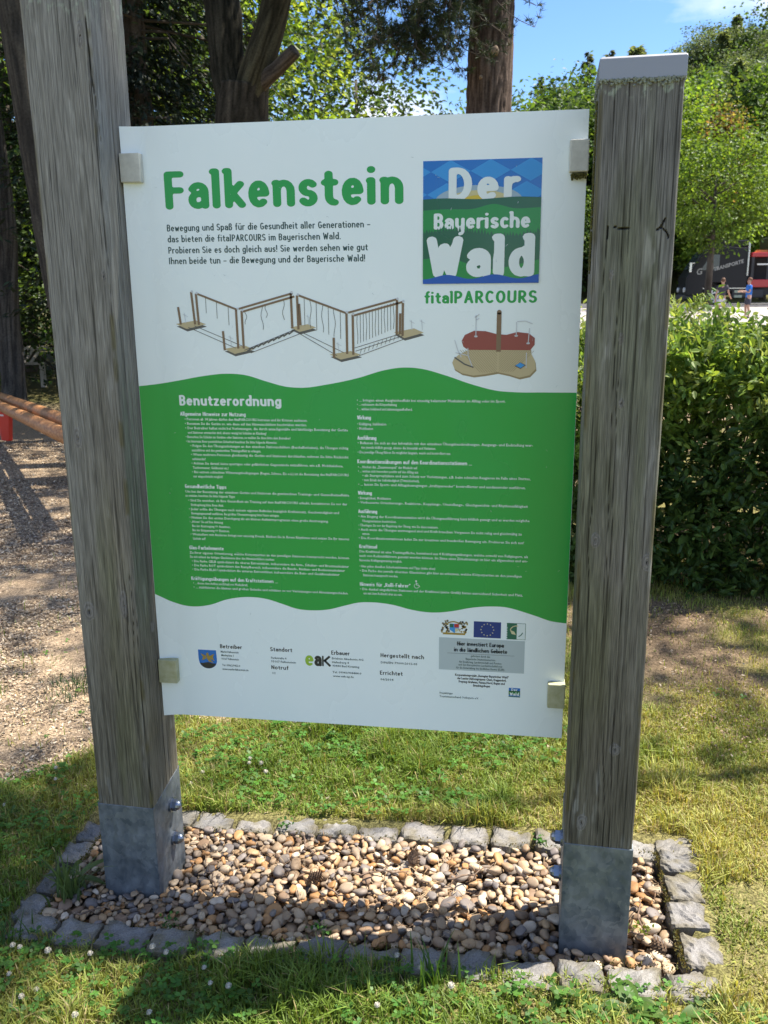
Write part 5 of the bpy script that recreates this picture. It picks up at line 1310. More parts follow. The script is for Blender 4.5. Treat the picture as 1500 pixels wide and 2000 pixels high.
def hedge(name, lab, x0, x1, y0, y1, h, n, size, tints, seed, nl=9, m='leaf'):
    r = np.random.default_rng(seed); t = wthing(name, lab, 'hedge' if name == 'hedge' else 'bush', ((x0 + x1) / 2, (y0 + y1) / 2, 0))
    f = r.random(n); X = r.uniform(x0, x1, n); Y = np.where(f < .55, y0 + np.abs(r.normal(0, .16, n)), r.uniform(y0, y1, n))
    top_ = h * (0.74 + 0.40 * fbm(X * 2.6, Y * 2.6, seed)) 
    Z = np.where(f < .55, r.uniform(.02, 1, n) ** .9 * top_ * .95, top_ * r.uniform(.72, 1.0, n))
    lump = (fbm(X * 2.7, Z * 2.7, seed + 1) - .5) * .5
    Y = Y + np.where(f < .55, lump, 0)
    D = np.stack([r.normal(0, .5, n), np.where(f < .55, -.7, 0) + r.normal(0, .4, n), np.where(f < .55, .35, 1.0) + r.normal(0, .3, n)], 1)
    L = r.uniform(.09, .24, n) * (1 + (f > .9) * .5)
    old = Z < top_ * (.62 + .2 * (fbm(X * 4, Y * 4, seed + 5) - .5))  # lower leaves take dark tints: shade under the sunlit top put into colour
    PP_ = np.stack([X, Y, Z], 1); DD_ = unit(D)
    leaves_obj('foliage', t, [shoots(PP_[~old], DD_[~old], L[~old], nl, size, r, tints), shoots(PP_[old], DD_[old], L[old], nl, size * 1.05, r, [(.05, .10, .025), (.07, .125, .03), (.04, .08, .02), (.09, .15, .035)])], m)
    b = MB()
    for i in range(70):
        x, y = r.uniform(x0, x1), r.uniform(y0 + .15, y1 * .6 + y0 * .4)
        b.tube([(x, y, -.05), (x + r.normal(0, .08), y + r.normal(0, .06), h * .4), (x + r.normal(0, .2), y + r.normal(0, .1), h * .8)], [.010, .007, .003], 5, cap=False)
    b.obj('stems', M['bark_far'], t, kind='stuff')
    return t
HG = [(.13, .21, .04), (.10, .18, .035), (.17, .25, .045), (.21, .27, .09)]
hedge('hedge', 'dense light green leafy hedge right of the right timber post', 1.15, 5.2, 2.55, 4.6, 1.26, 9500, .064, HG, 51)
hedge('shrub', 'broad bright shrub behind the hedge with pale upper shoots', .75, 6.0, 4.9, 7.2, 1.10, 3000, .07, [(.16, .22, .06), (.20, .26, .10), (.12, .18, .03)], 52)
# pale feathery plant against the truck
t = wthing('fern_shrub', 'feathery pale green plant against the black truck', 'bush', (2.95, 8.0, 0))
r = np.random.default_rng(53); P0, D, L = [], [], []
for i in range(46):
    a = r.uniform(0, 6.28); D.append(unit(np.array([math.cos(a) * .5, math.sin(a) * .5, r.uniform(.4, 1)]))); P0.append((2.80 + r.normal(0, .10), 8 + r.normal(0, .1), r.uniform(.7, 1.3))); L.append(r.uniform(.2, .32))
leaves_obj('foliage', t, [shoots(np.array(P0), np.array(D), np.array(L), 22, .12, r, [(.16, .24, .05), (.22, .28, .10)], asp=.2)], 'leaf')
MB().tube([(2.95, 8, -.1), (2.95, 8, .9)], [.03, .015], 6).obj('stem', M['bark_far'], t)

# ------------------------------------------------------------------ trees beyond the square and on the hillside
r = np.random.default_rng(60)
broadleaf('street_tree', 'young round-headed tree on a thin straight trunk in front of the truck', 10.35, 44.5, 8.4, 3.0, 2.9, r, 230, 40, .21, [(.10, .17, .02), (.13, .21, .025), (.07, .13, .02)], .20, clump=.5)
for (x, y, h, z0, rad, tn, lab) in ((11.7, 60, 12.6, 2, 1.9, LIME, 'bright lime-green tree just right of the post cap'), (17.6, 63, 13.2, 2, 2.9, MID + LIME[1:2], 'broad mid-green tree cut by the right edge'), (12.9, 57, 7.2, 1, 2.5, LIME, 'low bright green tree behind the truck'),
        (15.8, 55.5, 7.6, 1, 1.9, LIME + YG, 'yellow-green tree behind the rear of the truck'), (12.9, 56, 11.4, 3, .95, [(.20, .13, .05), (.15, .14, .04), (.10, .12, .03)], 'thin tree with reddish brown young leaves'), (8.0, 58, 6.5, 1, 3.0, MID, 'rounded green tree behind the right timber post'), (3.5, 60, 7, 1, 3.5, MID, 'green tree behind the board')):
    broadleaf('broadleaf_tree', lab, x, y, h, z0, rad, r, 220, 46, .24, tn, .22, group='bright trees beyond the square', clump=.5)
def hill_meshes():
    out = {}
    rr = np.random.default_rng(77)
    for k in range(3):
        V, F, c = crown_cloud(240, 36, (0, 0, 8.0), (4.2, 4.2, 6.0), rr, .42, [MID + [(.08, .13, .03)], MID + [(.10, .16, .03)], DARKG + MID][k], clump_r=.8)
        out['b%d' % k] = mesh_np('crown', V, F, c)
    for k in range(3):
        V, F, c = spruce_crown(0, 0, 1.5, 17, 4.4, rr, 380, 26, .5, [[(.12, .17, .075), (.15, .20, .085)], [(.11, .155, .07), (.14, .18, .08)], [(.15, .20, .085), (.12, .17, .07)]][k], .3)
        out['c%d' % k] = mesh_np('crown', V, F, c)
    for k in range(2):
        A1 = crown_cloud(200, 40, (0, 0, 7.0), (3.6, 3.6, 5.5), rr, .34, [(.075, .115, .05), (.09, .13, .06), (.06, .095, .045)], clump_r=.62, asp=.4); A2 = crown_cloud(150, 40, (0, 0, 11.8), (2.5, 2.5, 3.8), rr, .30, [(.09, .13, .06), (.07, .11, .05)], clump_r=.45, asp=.4, hollow=.2)
        V = np.concatenate([A1[0], A2[0]]); F = np.concatenate([A1[1], A2[1] + len(A1[0])]); out['d%d' % k] = mesh_np('crown', V, F, np.concatenate([A1[2], A2[2]]))
    V, F, c = spruce_crown(0, 0, 4, 17, 2.5, rr, 110, 18, .55, [(.07, .09, .05)], .15); out['c3'] = mesh_np('crown', V, F, c)
    for m_, k in (('leaf', 'b'), ('leaf', 'c'), ('leaf', 'd')):
        for q in out:
            if q[0] == k: out[q].materials.append(M[m_])
    tm = MB().tube([(0, 0, -1), (0, 0, 8), (0, 0, 16.5)], [.32, .2, .04], 6).mesh('trunk'); tm.materials.append(M['bark_far'])
    return out, tm
HMs, TM = hill_meshes()
def hill_tree(kind, x, y, sc, name, lab, group=None, sx=None):
    t = thing(name, lab, 'tree', (x, y, gz(x, y) - .2), float(r.uniform(0, 6.28)), group)
    t.scale = (sx or sc, sx or sc, sc)
    _link0('crown', HMs[kind], t); q = _link0('trunk', TM, t); q.scale = (1, 1, 1 if kind[0] == 'c' else .72)
for (kind, x, y, top_, name, lab) in (('d0', 21.0, 108, 31.0, 'spruce', 'tallest broad spruce right of the post cap'), ('d1', 24.2, 107, 30.0, 'spruce', 'broad spruce below the small cloud at the right'), ('d1', 18.9, 107, 28.6, 'spruce', 'spruce at the left shoulder of the tall group right of the post cap'),
        ('b2', 27.6, 106, 31.2, 'broadleaf_tree', 'green tree on the crest at the upper right corner'), ('b0', 7.0, 108, 25.6, 'broadleaf_tree', 'round green treetop on the ridge left of the right post'), ('b0', 3.3, 108, 23.2, 'broadleaf_tree', 'lower round treetop beside the pine trunk'),
        ('d1', 17.4, 103, 25.5, 'spruce', 'lower spruce in front of the tall group'), ('d0', 22.6, 101, 26.5, 'spruce', 'spruce in the middle of the slope at the right'), ('d0', 26.2, 100, 28.0, 'spruce', 'spruce on the slope near the right edge'), ('b1', 20.2, 98, 23.5, 'broadleaf_tree', 'rounded tree in front of the spruces at the right'),
        ('c3', 3.3, 112, 26.6, 'spruce', 'thin dark spruce just right of the pine trunk'), ('c3', 8.4, 110, 28.6, 'spruce', 'spruce top standing above the ridge left of the post cap'), ('c3', 10.8, 110, 28.6, 'spruce', 'faint spruce tip left above the post cap'), ('c3', 14.3, 110, 28.9, 'spruce', 'faint spruce tip right above the post cap')):
    g0 = gz(x, y); sc = (top_ - g0) / (17.0 if kind[0] == 'c' else 14.2 if kind[0] == 'b' else 15.8)
    hill_tree(kind, x, y, sc, name, lab, sx=sc * (1.0 if kind == 'c3' else 1.25) if kind[0] == 'c' else None)
n = 0
pos = []
while n < 84:
    y = float(r.uniform(62, 128)); k = float(r.uniform(-.05, .33)); x = 1.02 + (y + 1.85) * k
    if any((x - a) ** 2 + (y - b_) ** 2 < 26 for a, b_ in pos): 
        if r.random() > .02: continue
    pos.append((x, y)); n += 1
    conif = r.random() < (.35 if k > .1 else .15)
    kind = ('c%d' if conif else 'b%d') % r.integers(3)
    if conif and r.random() < .55: kind = 'd%d' % r.integers(2); sc = float(r.uniform(.72, 1.0))
    hill_tree(kind, x, y, sc, 'spruce' if conif else 'broadleaf_tree', 'dark spruce among the trees of the wooded hillside' if conif else 'round green tree of the wooded hillside', 'spruces of the hillside wood' if conif else 'leafy trees of the hillside wood')

# ------------------------------------------------------------------ grass, clover, woodchips
r = np.random.default_rng(70)
def open_ground(x, y):
    """False inside the gravel bed and under the posts"""
    ok = ~((x > BED[0] - .075) & (x < BED[1] + .105) & (y > BED[2] - .055) & (y < BED[3] + .075))
    return ok
n = 520000
X = r.uniform(-1.7, 2.9, n); Y = np.where(r.random(n) < .8, r.uniform(-.75, 1.4, n), r.uniform(1.4, 3.4, n))
cmk = chip_mask(X, Y)
barev = smooth(.38, .53, fbm(X * 2.4, Y * 2.4, 23)) * smooth(.8, 1.6, Y) * smooth(.9, 1.5, X)
dens = (1 - cmk * .985) * (1 - barev * .88) * (.6 + .4 * smooth(.35, .6, fbm(X * 5, Y * 5, 81)))
keep = (r.random(n) < dens) & open_ground(X, Y)
X, Y = X[keep], Y[keep]; n = len(X)
dry = np.clip(smooth(.9, 1.9, X) * .45 + smooth(.45, .7, fbm(X * 3, Y * 3, 83)) * .6 + .35 * (fbm(X * 13, Y * 13, 84) - .45), 0, 1)
near_kerb = np.exp(-((np.maximum(np.abs(X - .66) - .85, 0)) ** 2 + (np.maximum(np.abs(Y - .07) - .27, 0)) ** 2) / .006)
H = r.uniform(.014, .036, n) * (1 - .25 * near_kerb * (Y < 0)) * (1 + 1.0 * smooth(.5, .68, fbm(X * 4 + 9, Y * 4, 85))) * (1 + .5 * smooth(.5, .7, fbm(X * 16, Y * 16, 86))) * (1 - .35 * smooth(1.2, 1.8, X))
g0 = np.stack([X, Y, TZ(X, Y) - .004], 1)
a = r.uniform(0, 6.283, n); dirn = np.stack([np.cos(a), np.sin(a), np.zeros(n)], 1); sd_ = np.stack([-np.sin(a), np.cos(a), np.zeros(n)], 1)
lean = np.abs(r.normal(.35, .35, n))[:, None]; w_ = r.uniform(.0010, .0022, n)[:, None]; Hh = H[:, None]
mid = g0 + [0, 0, 1] * Hh * .6 + dirn * Hh * lean * .35; tip = g0 + [0, 0, 1] * Hh * (1.05 - .35 * np.minimum(lean, 1)) + dirn * Hh * lean * 1.25
V = np.stack([g0 - sd_ * w_, g0 + sd_ * w_, mid + sd_ * w_ * .8, mid - sd_ * w_ * .8, tip], 1).reshape(-1, 3)
ix = np.arange(n)[:, None] * 5
gc = mix3((.14, .215, .032), (.42, .40, .11), dry * r.uniform(.4, 1.1, n).clip(0, 1)) * r.uniform(.7, 1.35, (n, 1))
straw = r.random(n) < (.06 + .15 * dry); gc[straw] = np.array((.36, .29, .14)) * r.uniform(.7, 1.2, (straw.sum(), 1))
link('grass', mesh_np('grass', V, [ix + [0, 1, 2, 3], ix + [3, 2, 4]], rep(np.clip(gc, 0, .8), 5)), mat=M['grass'], kind='stuff')

# tufts of longer grass that lap over the front kerb and the left corner
def tuft(name, lab, x, y, nb, hmin, hmax, col, spread=.02, w=.0022, lean_=.6, seed=1, cat='grass tuft', group=None):
    r = np.random.default_rng(seed); t = thing(name, lab, cat, (x, y, gz(x, y)), group=group)
    a = r.uniform(0, 6.283, nb); H = r.uniform(hmin, hmax, nb); le = r.uniform(.1, lean_, nb)
    Vs, Fs = [], []; seg = 5
    for i in range(nb):
        d = np.array([math.cos(a[i]), math.sin(a[i]), 0]); s_ = np.array([-d[1], d[0], 0])
        b0 = np.array([r.normal(0, spread), r.normal(0, spread), -.005]); base = len(Vs)
        for j in range(seg + 1):
            f = j / seg; p = b0 + d * H[i] * le[i] * f ** 1.8 + np.array([0, 0, 1]) * H[i] * (f - .28 * le[i] * f ** 2.5); ww = w * (1 - f ** 2) + .0002
            Vs += [p - s_ * ww, p + s_ * ww]
        Fs += [(base + 2 * j, base + 2 * j + 1, base + 2 * j + 3, base + 2 * j + 2) for j in range(seg)]
    c = np.repeat(np.array(col)[None] * r.uniform(.7, 1.3, (nb, 1)), 2 * (seg + 1), 0)
    link('blades', mesh_np('blades', np.array(Vs), [Fs], c), t, M['grass'])
GR = (.055, .12, .02)
tuft('grass_tuft', 'tuft of tall broad grass blades left of the left post shoe', -.085, -.03, 34, .06, .17, (.09, .14, .04), .02, .0036, .9, 1)
tuft('grass_tuft', 'tall green grass tuft against the front kerb in the middle', .885, -.235, 22, .05, .13, GR, .022, .0032, .5, 2)
tuft('grass_tuft', 'small grass tuft at the front left kerb corner', -.14, -.215, 26, .04, .10, GR, .03, .002, .7, 3)
tuft('grass_tuft', 'thin grass tuft in front of the fourth front kerb stone', .34, -.235, 24, .03, .08, (.10, .12, .04), .03, .0016, .7, 4)
tuft('grass_tuft', 'grass tuft at the front right kerb corner', 1.50, -.235, 20, .03, .08, (.09, .13, .03), .02, .002, .6, 5)
tuft('grass_tuft', 'green grass patch on the woodchips left of the left post', -.66, 1.12, 150, .03, .09, (.035, .085, .03), .07, .0016, .8, 6)
def rosette(name, lab, x, y, nl, L, W, col, seed, z=.0):
    r = np.random.default_rng(seed); t = thing(name, lab, 'weed', (x, y, gz(x, y) + z))
    for i in range(nl):
        a = i * 2.4 + r.normal(0, .2); le = L * r.uniform(.65, 1.1); Vs = []; n = 8
        d = np.array([math.cos(a), math.sin(a), 0]); s_ = np.array([-d[1], d[0], 0]); el = r.uniform(.25, .8)
        for j in range(n + 1):
            f = j / n; p = d * le * f * math.cos(el * (1 - f * .9)) + np.array([0, 0, 1]) * le * (math.sin(el) * f - .45 * f * f)
            ww = W * .5 * math.sin(math.pi * min(1, f * 1.02) ** .8) ** .8 + .0008
            Vs += [p - s_ * ww + [0, 0, ww * .35], p, p + s_ * ww + [0, 0, ww * .35]]
        F = []
        for j in range(n): b_ = 3 * j; F += [(b_, b_ + 1, b_ + 4, b_ + 3), (b_ + 1, b_ + 2, b_ + 5, b_ + 4)]
        link('leaf', mesh_np('leaf', np.array(Vs), [F], np.repeat(np.array([col]) * r.uniform(.8, 1.2), len(Vs), 0), True), t, M['leaf'])
rosette('plantain', 'broad-leaved plantain in front of the front kerb, left of the right post', 1.185, -.262, 7, .075, .038, (.07, .14, .03), 1)
rosette('plantain', 'broad-leaved plantain below the right post at the lower edge', 1.30, -.262, 8, .085, .042, (.08, .15, .03), 2)
rosette('plantain', 'plantain at the lower right kerb corner', 1.46, -.258, 7, .070, .036, (.08, .15, .03), 3)
rosette('dandelion', 'small leafy weed growing by the front kerb in the left half', .50, -.262, 8, .055, .018, (.05, .10, .03), 4)
rosette('dandelion', 'long-leaved weed left of the left post', -.105, .03, 8, .10, .020, (.10, .15, .04), 5)

# clover
n = 15000
X = r.uniform(-1.1, 2.2, n); Y = r.uniform(-.75, 1.7, n)
cl = fbm(X * 3.3, Y * 3.3, 91); pr_ = smooth(.42, .58, cl + .12 * (X < .9) - .16 * (X > 1.2)) * (1 - chip_mask(X, Y) * .97)
k = (r.random(n) < pr_) & open_ground(X, Y); X, Y = X[k], Y[k]; n = len(X)
hz_ = r.uniform(.012, .036, n); C0 = np.stack([X, Y, TZ(X, Y) + hz_], 1)
a0 = r.uniform(0, 6.283, n); sz = r.uniform(.006, .0125, n); tilt = r.normal(0, .25, (n, 2)); base = vary((.085, .20, .035), n, r, .06, .18)
Vs, Cs = [], []
for q in range(3):
    a = a0 + q * 2.094; d = np.stack([np.cos(a), np.sin(a), np.cos(a) * tilt[:, 0] + np.sin(a) * tilt[:, 1] + .12], 1); s_ = np.stack([-np.sin(a), np.cos(a), -np.sin(a) * tilt[:, 0]], 1)
    S_ = sz[:, None]
    Vs.append(np.stack([C0, C0 + d * S_ * .55 + s_ * S_ * .52, C0 + d * S_ * 1.15 + s_ * S_ * .38, C0 + d * S_ * 1.02, C0 + d * S_ * 1.15 - s_ * S_ * .38, C0 + d * S_ * .55 - s_ * S_ * .52], 1)); Cs.append(base)
V = np.stack(Vs, 1).reshape(-1, 3); ix = np.arange(n * 3)[:, None] * 6
link('clover', mesh_np('clover', V, [ix + [0, 1, 2, 3], ix + [0, 3, 4, 5]], np.repeat(np.repeat(base, 3, 0), 6, 0)), mat=M['leaf'], kind='stuff')
# white clover heads
fm = MB(); rr = np.random.default_rng(5)
for i in range(90):
    u = rand_unit(1, rr)[0]; u[2] = abs(u[2]) * 1.2 - .25; u = unit(u); p = u * .0055
    s_ = unit(np.cross(u, [0.3, .2, .9])) * .0013; fm.add([p - s_, p + s_, p + u * .0026 + [0, 0, .0008]], [(0, 1, 2)])
fm.ell((0, 0, 0), (.0048, .0048, .0045), 8, 6)
FM = fm.mesh('flower_head'); FM.materials.append(noisy('clover_white', (.40, .36, .28), (.60, .58, .50), (400, 400, 400), .8))
SM = MB().tube([(0, 0, -.05), (.001, 0, -.02), (0, 0, 0)], [.0008, .0007, .0007], 4).mesh('stem'); SM.materials.append(mat('stem_green', (.08, .13, .04), .7))
spots = []
for (cx_, cy_, sp, m_) in ((-.05, -.33, .13, 12), (.35, -.32, .18, 9), (.85, -.30, .18, 6), (-.5, .45, .16, 8), (-.35, .85, .12, 5), (.2, .55, .14, 7), (.25, 1.0, .2, 4)):
    for i in range(m_): spots.append((cx_ + r.normal(0, sp), cy_ + r.normal(0, sp * .45)))
for x, y in spots:
    if not open_ground(np.array(x), np.array(y)): continue
    t = thing('clover_flower', 'small white clover flower head standing in the grass', 'flower', (x, y, gz(x, y) + float(r.uniform(.032, .052))), group='white clover flowers in the grass')
    s_ = float(r.uniform(.75, 1.1)); t.scale = (s_, s_, s_); _link0('flower_head', FM, t); _link0('stem', SM, t)

# woodchips
n = 190000
d_ = r.random(n) ** .8; Y = .35 + d_ * 6.5; kk = np.where(r.random(n) < .75, r.uniform(-.70, -.40, n), r.uniform(-.40, .06, n)); X = 1.02 + (Y + 1.85) * kk
far = Y > 2.4
keep = (r.random(n) < chip_mask(X, Y) * .96 + .04) & open_ground(X, Y) & (X < 2.8)
X, Y = X[keep], Y[keep]; n = len(X)
L = r.uniform(.0025, .0075, n) * (1 + .16 * Y); W = L * r.uniform(.22, .55, n); T = rand_unit(n, r) * [1, 1, .28]; T = unit(T); Nn = unit(rand_unit(n, r) * .55 + [0, 0, 1])
P = np.stack([X, Y, TZ(X, Y) + r.uniform(.000, .014, n)], 1); B = unit(np.cross(T, Nn)) * W[:, None]; T = T * L[:, None]
V = np.stack([P - T - B * .7, P + T - B, P + T * .8 + B, P - T + B * .8], 1).reshape(-1, 3)
pal = np.array([(.43, .32, .20), (.50, .39, .26), (.22, .16, .11), (.31, .26, .20), (.34, .25, .16), (.56, .47, .35), (.13, .095, .07)])
c = pal[r.integers(0, len(pal), n)] * r.uniform(.75, 1.2, (n, 1))
link('woodchips', mesh_np('woodchips', V, np.arange(n * 4).reshape(n, 4), rep(np.clip(c, 0, .8), 4)), mat=M['chip'], kind='stuff')
# leaf litter on the bare soil at the right
n = 9000
X = r.uniform(.9, 3.2, n); Y = r.uniform(.8, 2.9, n); br = smooth(.42, .6, fbm(X * 2.4, Y * 2.4, 23)); k = r.random(n) < br * .9 + .12; X, Y = X[k], Y[k]; n = len(X)
P = np.stack([X, Y, TZ(X, Y) + r.uniform(.004, .02, n)], 1)
V, F = leaf_geo(P, unit(rand_unit(n, r) * [1, 1, .3]), unit(rand_unit(n, r) * .5 + [0, 0, 1]), r.uniform(.006, .017, n), .5)
c = np.array([(.27, .20, .13), (.18, .12, .08), (.34, .28, .21), (.13, .09, .06)])[r.integers(0, 4, n)]
link('leaf_litter', mesh_np('leaf_litter', V, F, rep(c, 4)), mat=M['chip'], kind='stuff')

# ------------------------------------------------------------------ small things on the gravel
M['twig'] = noisy('twig', (.10, .065, .045), (.24, .17, .12), (40, 40, 200), .95)
for i, (x, y, L, a, lab) in enumerate(((.70, .12, .17, .2, 'long forked twig on the pebbles in the middle of the bed'), (.50, .20, .11, -.9, 'short twig near the back kerb'), (.95, .14, .14, .55, 'thin twig pointing at the right post'), (.27, .07, .10, 1.9, 'twig beside the left post shoe'),
        (1.37, .02, .13, 1.5, 'twig along the right kerb'), (1.33, -.02, .08, 2.2, 'short twig right of the right post shoe'), (.02, -.10, .10, .4, 'dry twig at the left front of the bed'), (.62, .03, .09, -.3, 'small twig at the edge of the shadow'))):
    t = thing('twig', lab, 'twig', (x, y, gz(x, y) + .012), a); b = MB(); rr = np.random.default_rng(200 + i)
    P = np.stack([np.linspace(-L / 2, L / 2, 9), np.cumsum(rr.normal(0, .004, 9)), .006 + rr.normal(0, .003, 9)], 1)
    b.tube(P, np.linspace(.0028, .0011, 9), 6)
    for j in (3, 5): e = P[j] + np.array([.3, rr.choice([-1, 1]) * .6, .2]) * L * .3; b.tube([P[j], (P[j] + e) / 2 + rr.normal(0, .002, 3), e], [.0015, .0011, .0007], 5)
    b.obj('stick', M['twig'], t, sm=True)
for i, (x, y, a, lab) in enumerate(((.54, .085, .4, 'brown pine cone near the middle of the pebbles'), (.79, .18, 1.6, 'brown pine cone towards the back kerb'), (1.385, -.085, 2.4, 'dark pine cone in the right front corner of the bed'))):
    t = thing('pine_cone', lab, 'pine cone', (x, y, gz(x, y) + .020), a); t.rotation_euler = (0, 1.4, a)
    MB().ell((0, 0, 0), (.011, .011, .019), 10, 8).obj('core', mat('cone_core', (.06, .035, .02), .9), t, sm=True)
    b = MB()
    for q in range(60):
        f = q / 60; ph = q * 2.4; rad = .0105 * math.sin(math.pi * (.12 + .8 * f)) ** .7; z = -.018 + .036 * f; d = np.array([math.cos(ph), math.sin(ph), 0]); s_ = np.array([-d[1], d[0], 0])
        p0 = d * rad * .6 + [0, 0, z]; p1 = d * (rad + .0065) + [0, 0, z + .004]
        b.add([p0 - s_ * .002, p0 + s_ * .002, p1 + s_ * .0032, p1 + d * .0012 + [0, 0, .001], p1 - s_ * .0032], [(0, 1, 2, 3, 4)])
    b.obj('scales', noisy('cone_scale', (.10, .06, .035), (.26, .17, .10), (200, 200, 200), .85), t, kind='stuff')
# dry needles and bits of litter caught between the pebbles
n = 1500; rr = np.random.default_rng(19); cxy = rr.normal(size=(9, 2)) * [.42, .09] + [.62, .08]; w_ = rr.integers(0, 9, n)
px_ = np.where(rr.random(n) < .35, rr.uniform(BED[0], BED[1], n), cxy[w_, 0] + rr.normal(0, .05, n)).clip(BED[0], BED[1]); py_ = np.where(rr.random(n) < .4, rr.uniform(BED[2], BED[3], n), cxy[w_, 1] + rr.normal(0, .035, n)).clip(BED[2], BED[3])
hi_ = HM[np.minimum(((px_ - hx0) / cell).astype(int), HN[0] - 1), np.minimum(((py_ - hy0) / cell).astype(int), HN[1] - 1)]
V, F = leaf_geo(np.stack([px_, py_, hi_ + rr.uniform(-.002, .005, n)], 1), unit(rand_unit(n, rr) * [1, 1, .25]), unit(rand_unit(n, rr) * .4 + [0, 0, 1]), rr.uniform(.010, .045, n) * np.where(rr.random(n) < .2, .5, 1), np.where(1, .06, .06))
link('dry_litter', mesh_np('dry_litter', V, F, rep(np.array([(.26, .17, .10), (.17, .11, .07), (.36, .27, .17)])[rr.integers(0, 3, n)], 4)), bed, M['chip'], kind='stuff')
# small green seedlings in the bed
for i, (x, y, lab) in enumerate(((1.13, .30, 'small clover sprig against the back kerb beside the right post'), (.60, -.10, 'tiny green seedling in the shaded pebbles'), (1.35, -.03, 'yellow-green moss tuft right of the right post shoe'), (.40, .31, 'little clover sprig lapping over the back kerb'), (.22, -.115, 'tiny sprig among the pebbles at the front left'))):
    t = thing('seedling', lab, 'weed', (x, y, gz(x, y))); rr = np.random.default_rng(300 + i); n = 26
    P = np.stack([rr.normal(0, .012, n), rr.normal(0, .010, n), rr.uniform(.006, .03, n)], 1)
    V, F = leaf_geo(P, unit(rand_unit(n, rr) + [0, 0, .2]), unit(rand_unit(n, rr) * .5 + [0, 0, 1]), rr.uniform(.008, .013, n), .8, True)
    link('foliage', mesh_np('foliage', V, F, rep(vary((.13, .17, .02) if i == 2 else (.06, .15, .03), n, rr), 6)), t, M['leaf'])

# moss in the joints of the kerb
n = 3800; rr = np.random.default_rng(12); side = rr.integers(0, 4, n)
jx = np.where(side == 0, rr.uniform(-.1, 1.45, n), np.where(side == 1, rr.uniform(-.15, 1.45, n), np.where(side == 2, 1.435 + rr.normal(0, .004, n), -.122 + rr.normal(0, .005, n))))
jy = np.where(side == 0, .294 + rr.normal(0, .006, n), np.where(side == 1, -.128 + rr.normal(0, .005, n), rr.uniform(-.12, .3, n)))
V, F = leaf_geo(np.stack([jx, jy, TZ(jx, jy) - .006 + rr.uniform(0, .012, n)], 1), unit(rand_unit(n, rr) + [0, 0, .5]), rand_unit(n, rr), rr.uniform(.003, .009, n), .5)
link('joint_moss', mesh_np('joint_moss', V, F, rep(np.array([(.11, .095, .02), (.15, .12, .03), (.07, .08, .02)])[rr.integers(0, 3, n)], 4)), edging, M['grass'], kind='stuff')

# ------------------------------------------------------------------ play equipment at the left edge
M['log'] = noisy('varnished_log', (.24, .105, .04), (.44, .22, .09), (12, 12, 60), .6)
M['redsteel'] = mat('red_steel', (.50, .03, .02), .4)
t = wthing('seesaw', 'brown round-log seesaw with red steel brackets at the left edge', 'seesaw', (-3.1, 5.0, 0))
d = unit(np.array([2.3, -2.95, .19])); a_ = np.array([-4.35, 6.65, .415]); 
for off in ((0, 0, 0), (-.02, .27, .02)):
    p = a_ + off; MB().tube([p - d * 1.2, p - d * .6, p, p + d * 2, p + d * 3.3, p + d * 4.4], [.050, .052, .052, .054, .055, .055], 18).obj('log', M['log'], t, sm=True)
p = a_ + d * .40
for s_, q in ((-1, -.14), (1, .06)):
    c = p + d * q; b = MB()
    w0 = np.array([.085, -.03, 0]); n_ = np.array([.01, .02, 0])
    topz, botz = c[2] - .01, c[2] - .34
    V = [c + w0 * k1 * (1.0 if z_ == topz else .55) + n_ * k2 - [0, 0, c[2] - z_] + np.array([d[0], d[1], 0]) * (.06 * -s_ if z_ == botz else 0) for z_ in (botz, topz) for k1, k2 in ((-1, -1), (1, -1), (1, 1), (-1, 1))]
    b.add(V, [(3, 2, 1, 0), (4, 5, 6, 7), (0, 1, 5, 4), (1, 2, 6, 5), (2, 3, 7, 6), (3, 0, 4, 7)]); b.obj('bracket', M['redsteel'], t, bevel=.003)
MB().box((p[0] - .02, p[1] - .06, p[2] - .078), (p[0] + .10, p[1] + .0, p[2] - .062)).obj('bracket_flange', mat('flange_white', (.6, .55, .52), .5), t)
MB().tube([(-1.58, 3.2, -.2), (-1.58, 3.2, .57)], [.06, .06], 14).obj('pivot_post', M['redsteel'], t)
t = wthing('slatted_rack', 'low rack of pale slanted wooden slats in the undergrowth at the left edge', 'rack', (-7.5, 12, 0))
ms = noisy('pale_slat', (.40, .36, .31), (.55, .50, .44), (20, 20, 5), .9)
for i in range(9):
    x = -8.1 + i * .125; b = MB(); b.add([(x, 12, .46), (x + .06, 12, .46), (x + .06, 12.03, .46), (x, 12.03, .46), (x + .10, 12.25, .72), (x + .16, 12.25, .72), (x + .16, 12.28, .72), (x + .10, 12.28, .72)], [(3, 2, 1, 0), (4, 5, 6, 7), (0, 1, 5, 4), (1, 2, 6, 5), (2, 3, 7, 6), (3, 0, 4, 7)]); b.obj('slat', ms, t)
MB().box((-8.3, 12.03, .42), (-6.85, 12.10, .46)).box((-8.3, 12.2, .66), (-6.85, 12.27, .70)).obj('rail', ms, t)
for x in (-8.2, -6.95): MB().box((x, 12.05, -.1), (x + .07, 12.12, .44)).obj('leg', ms, t)

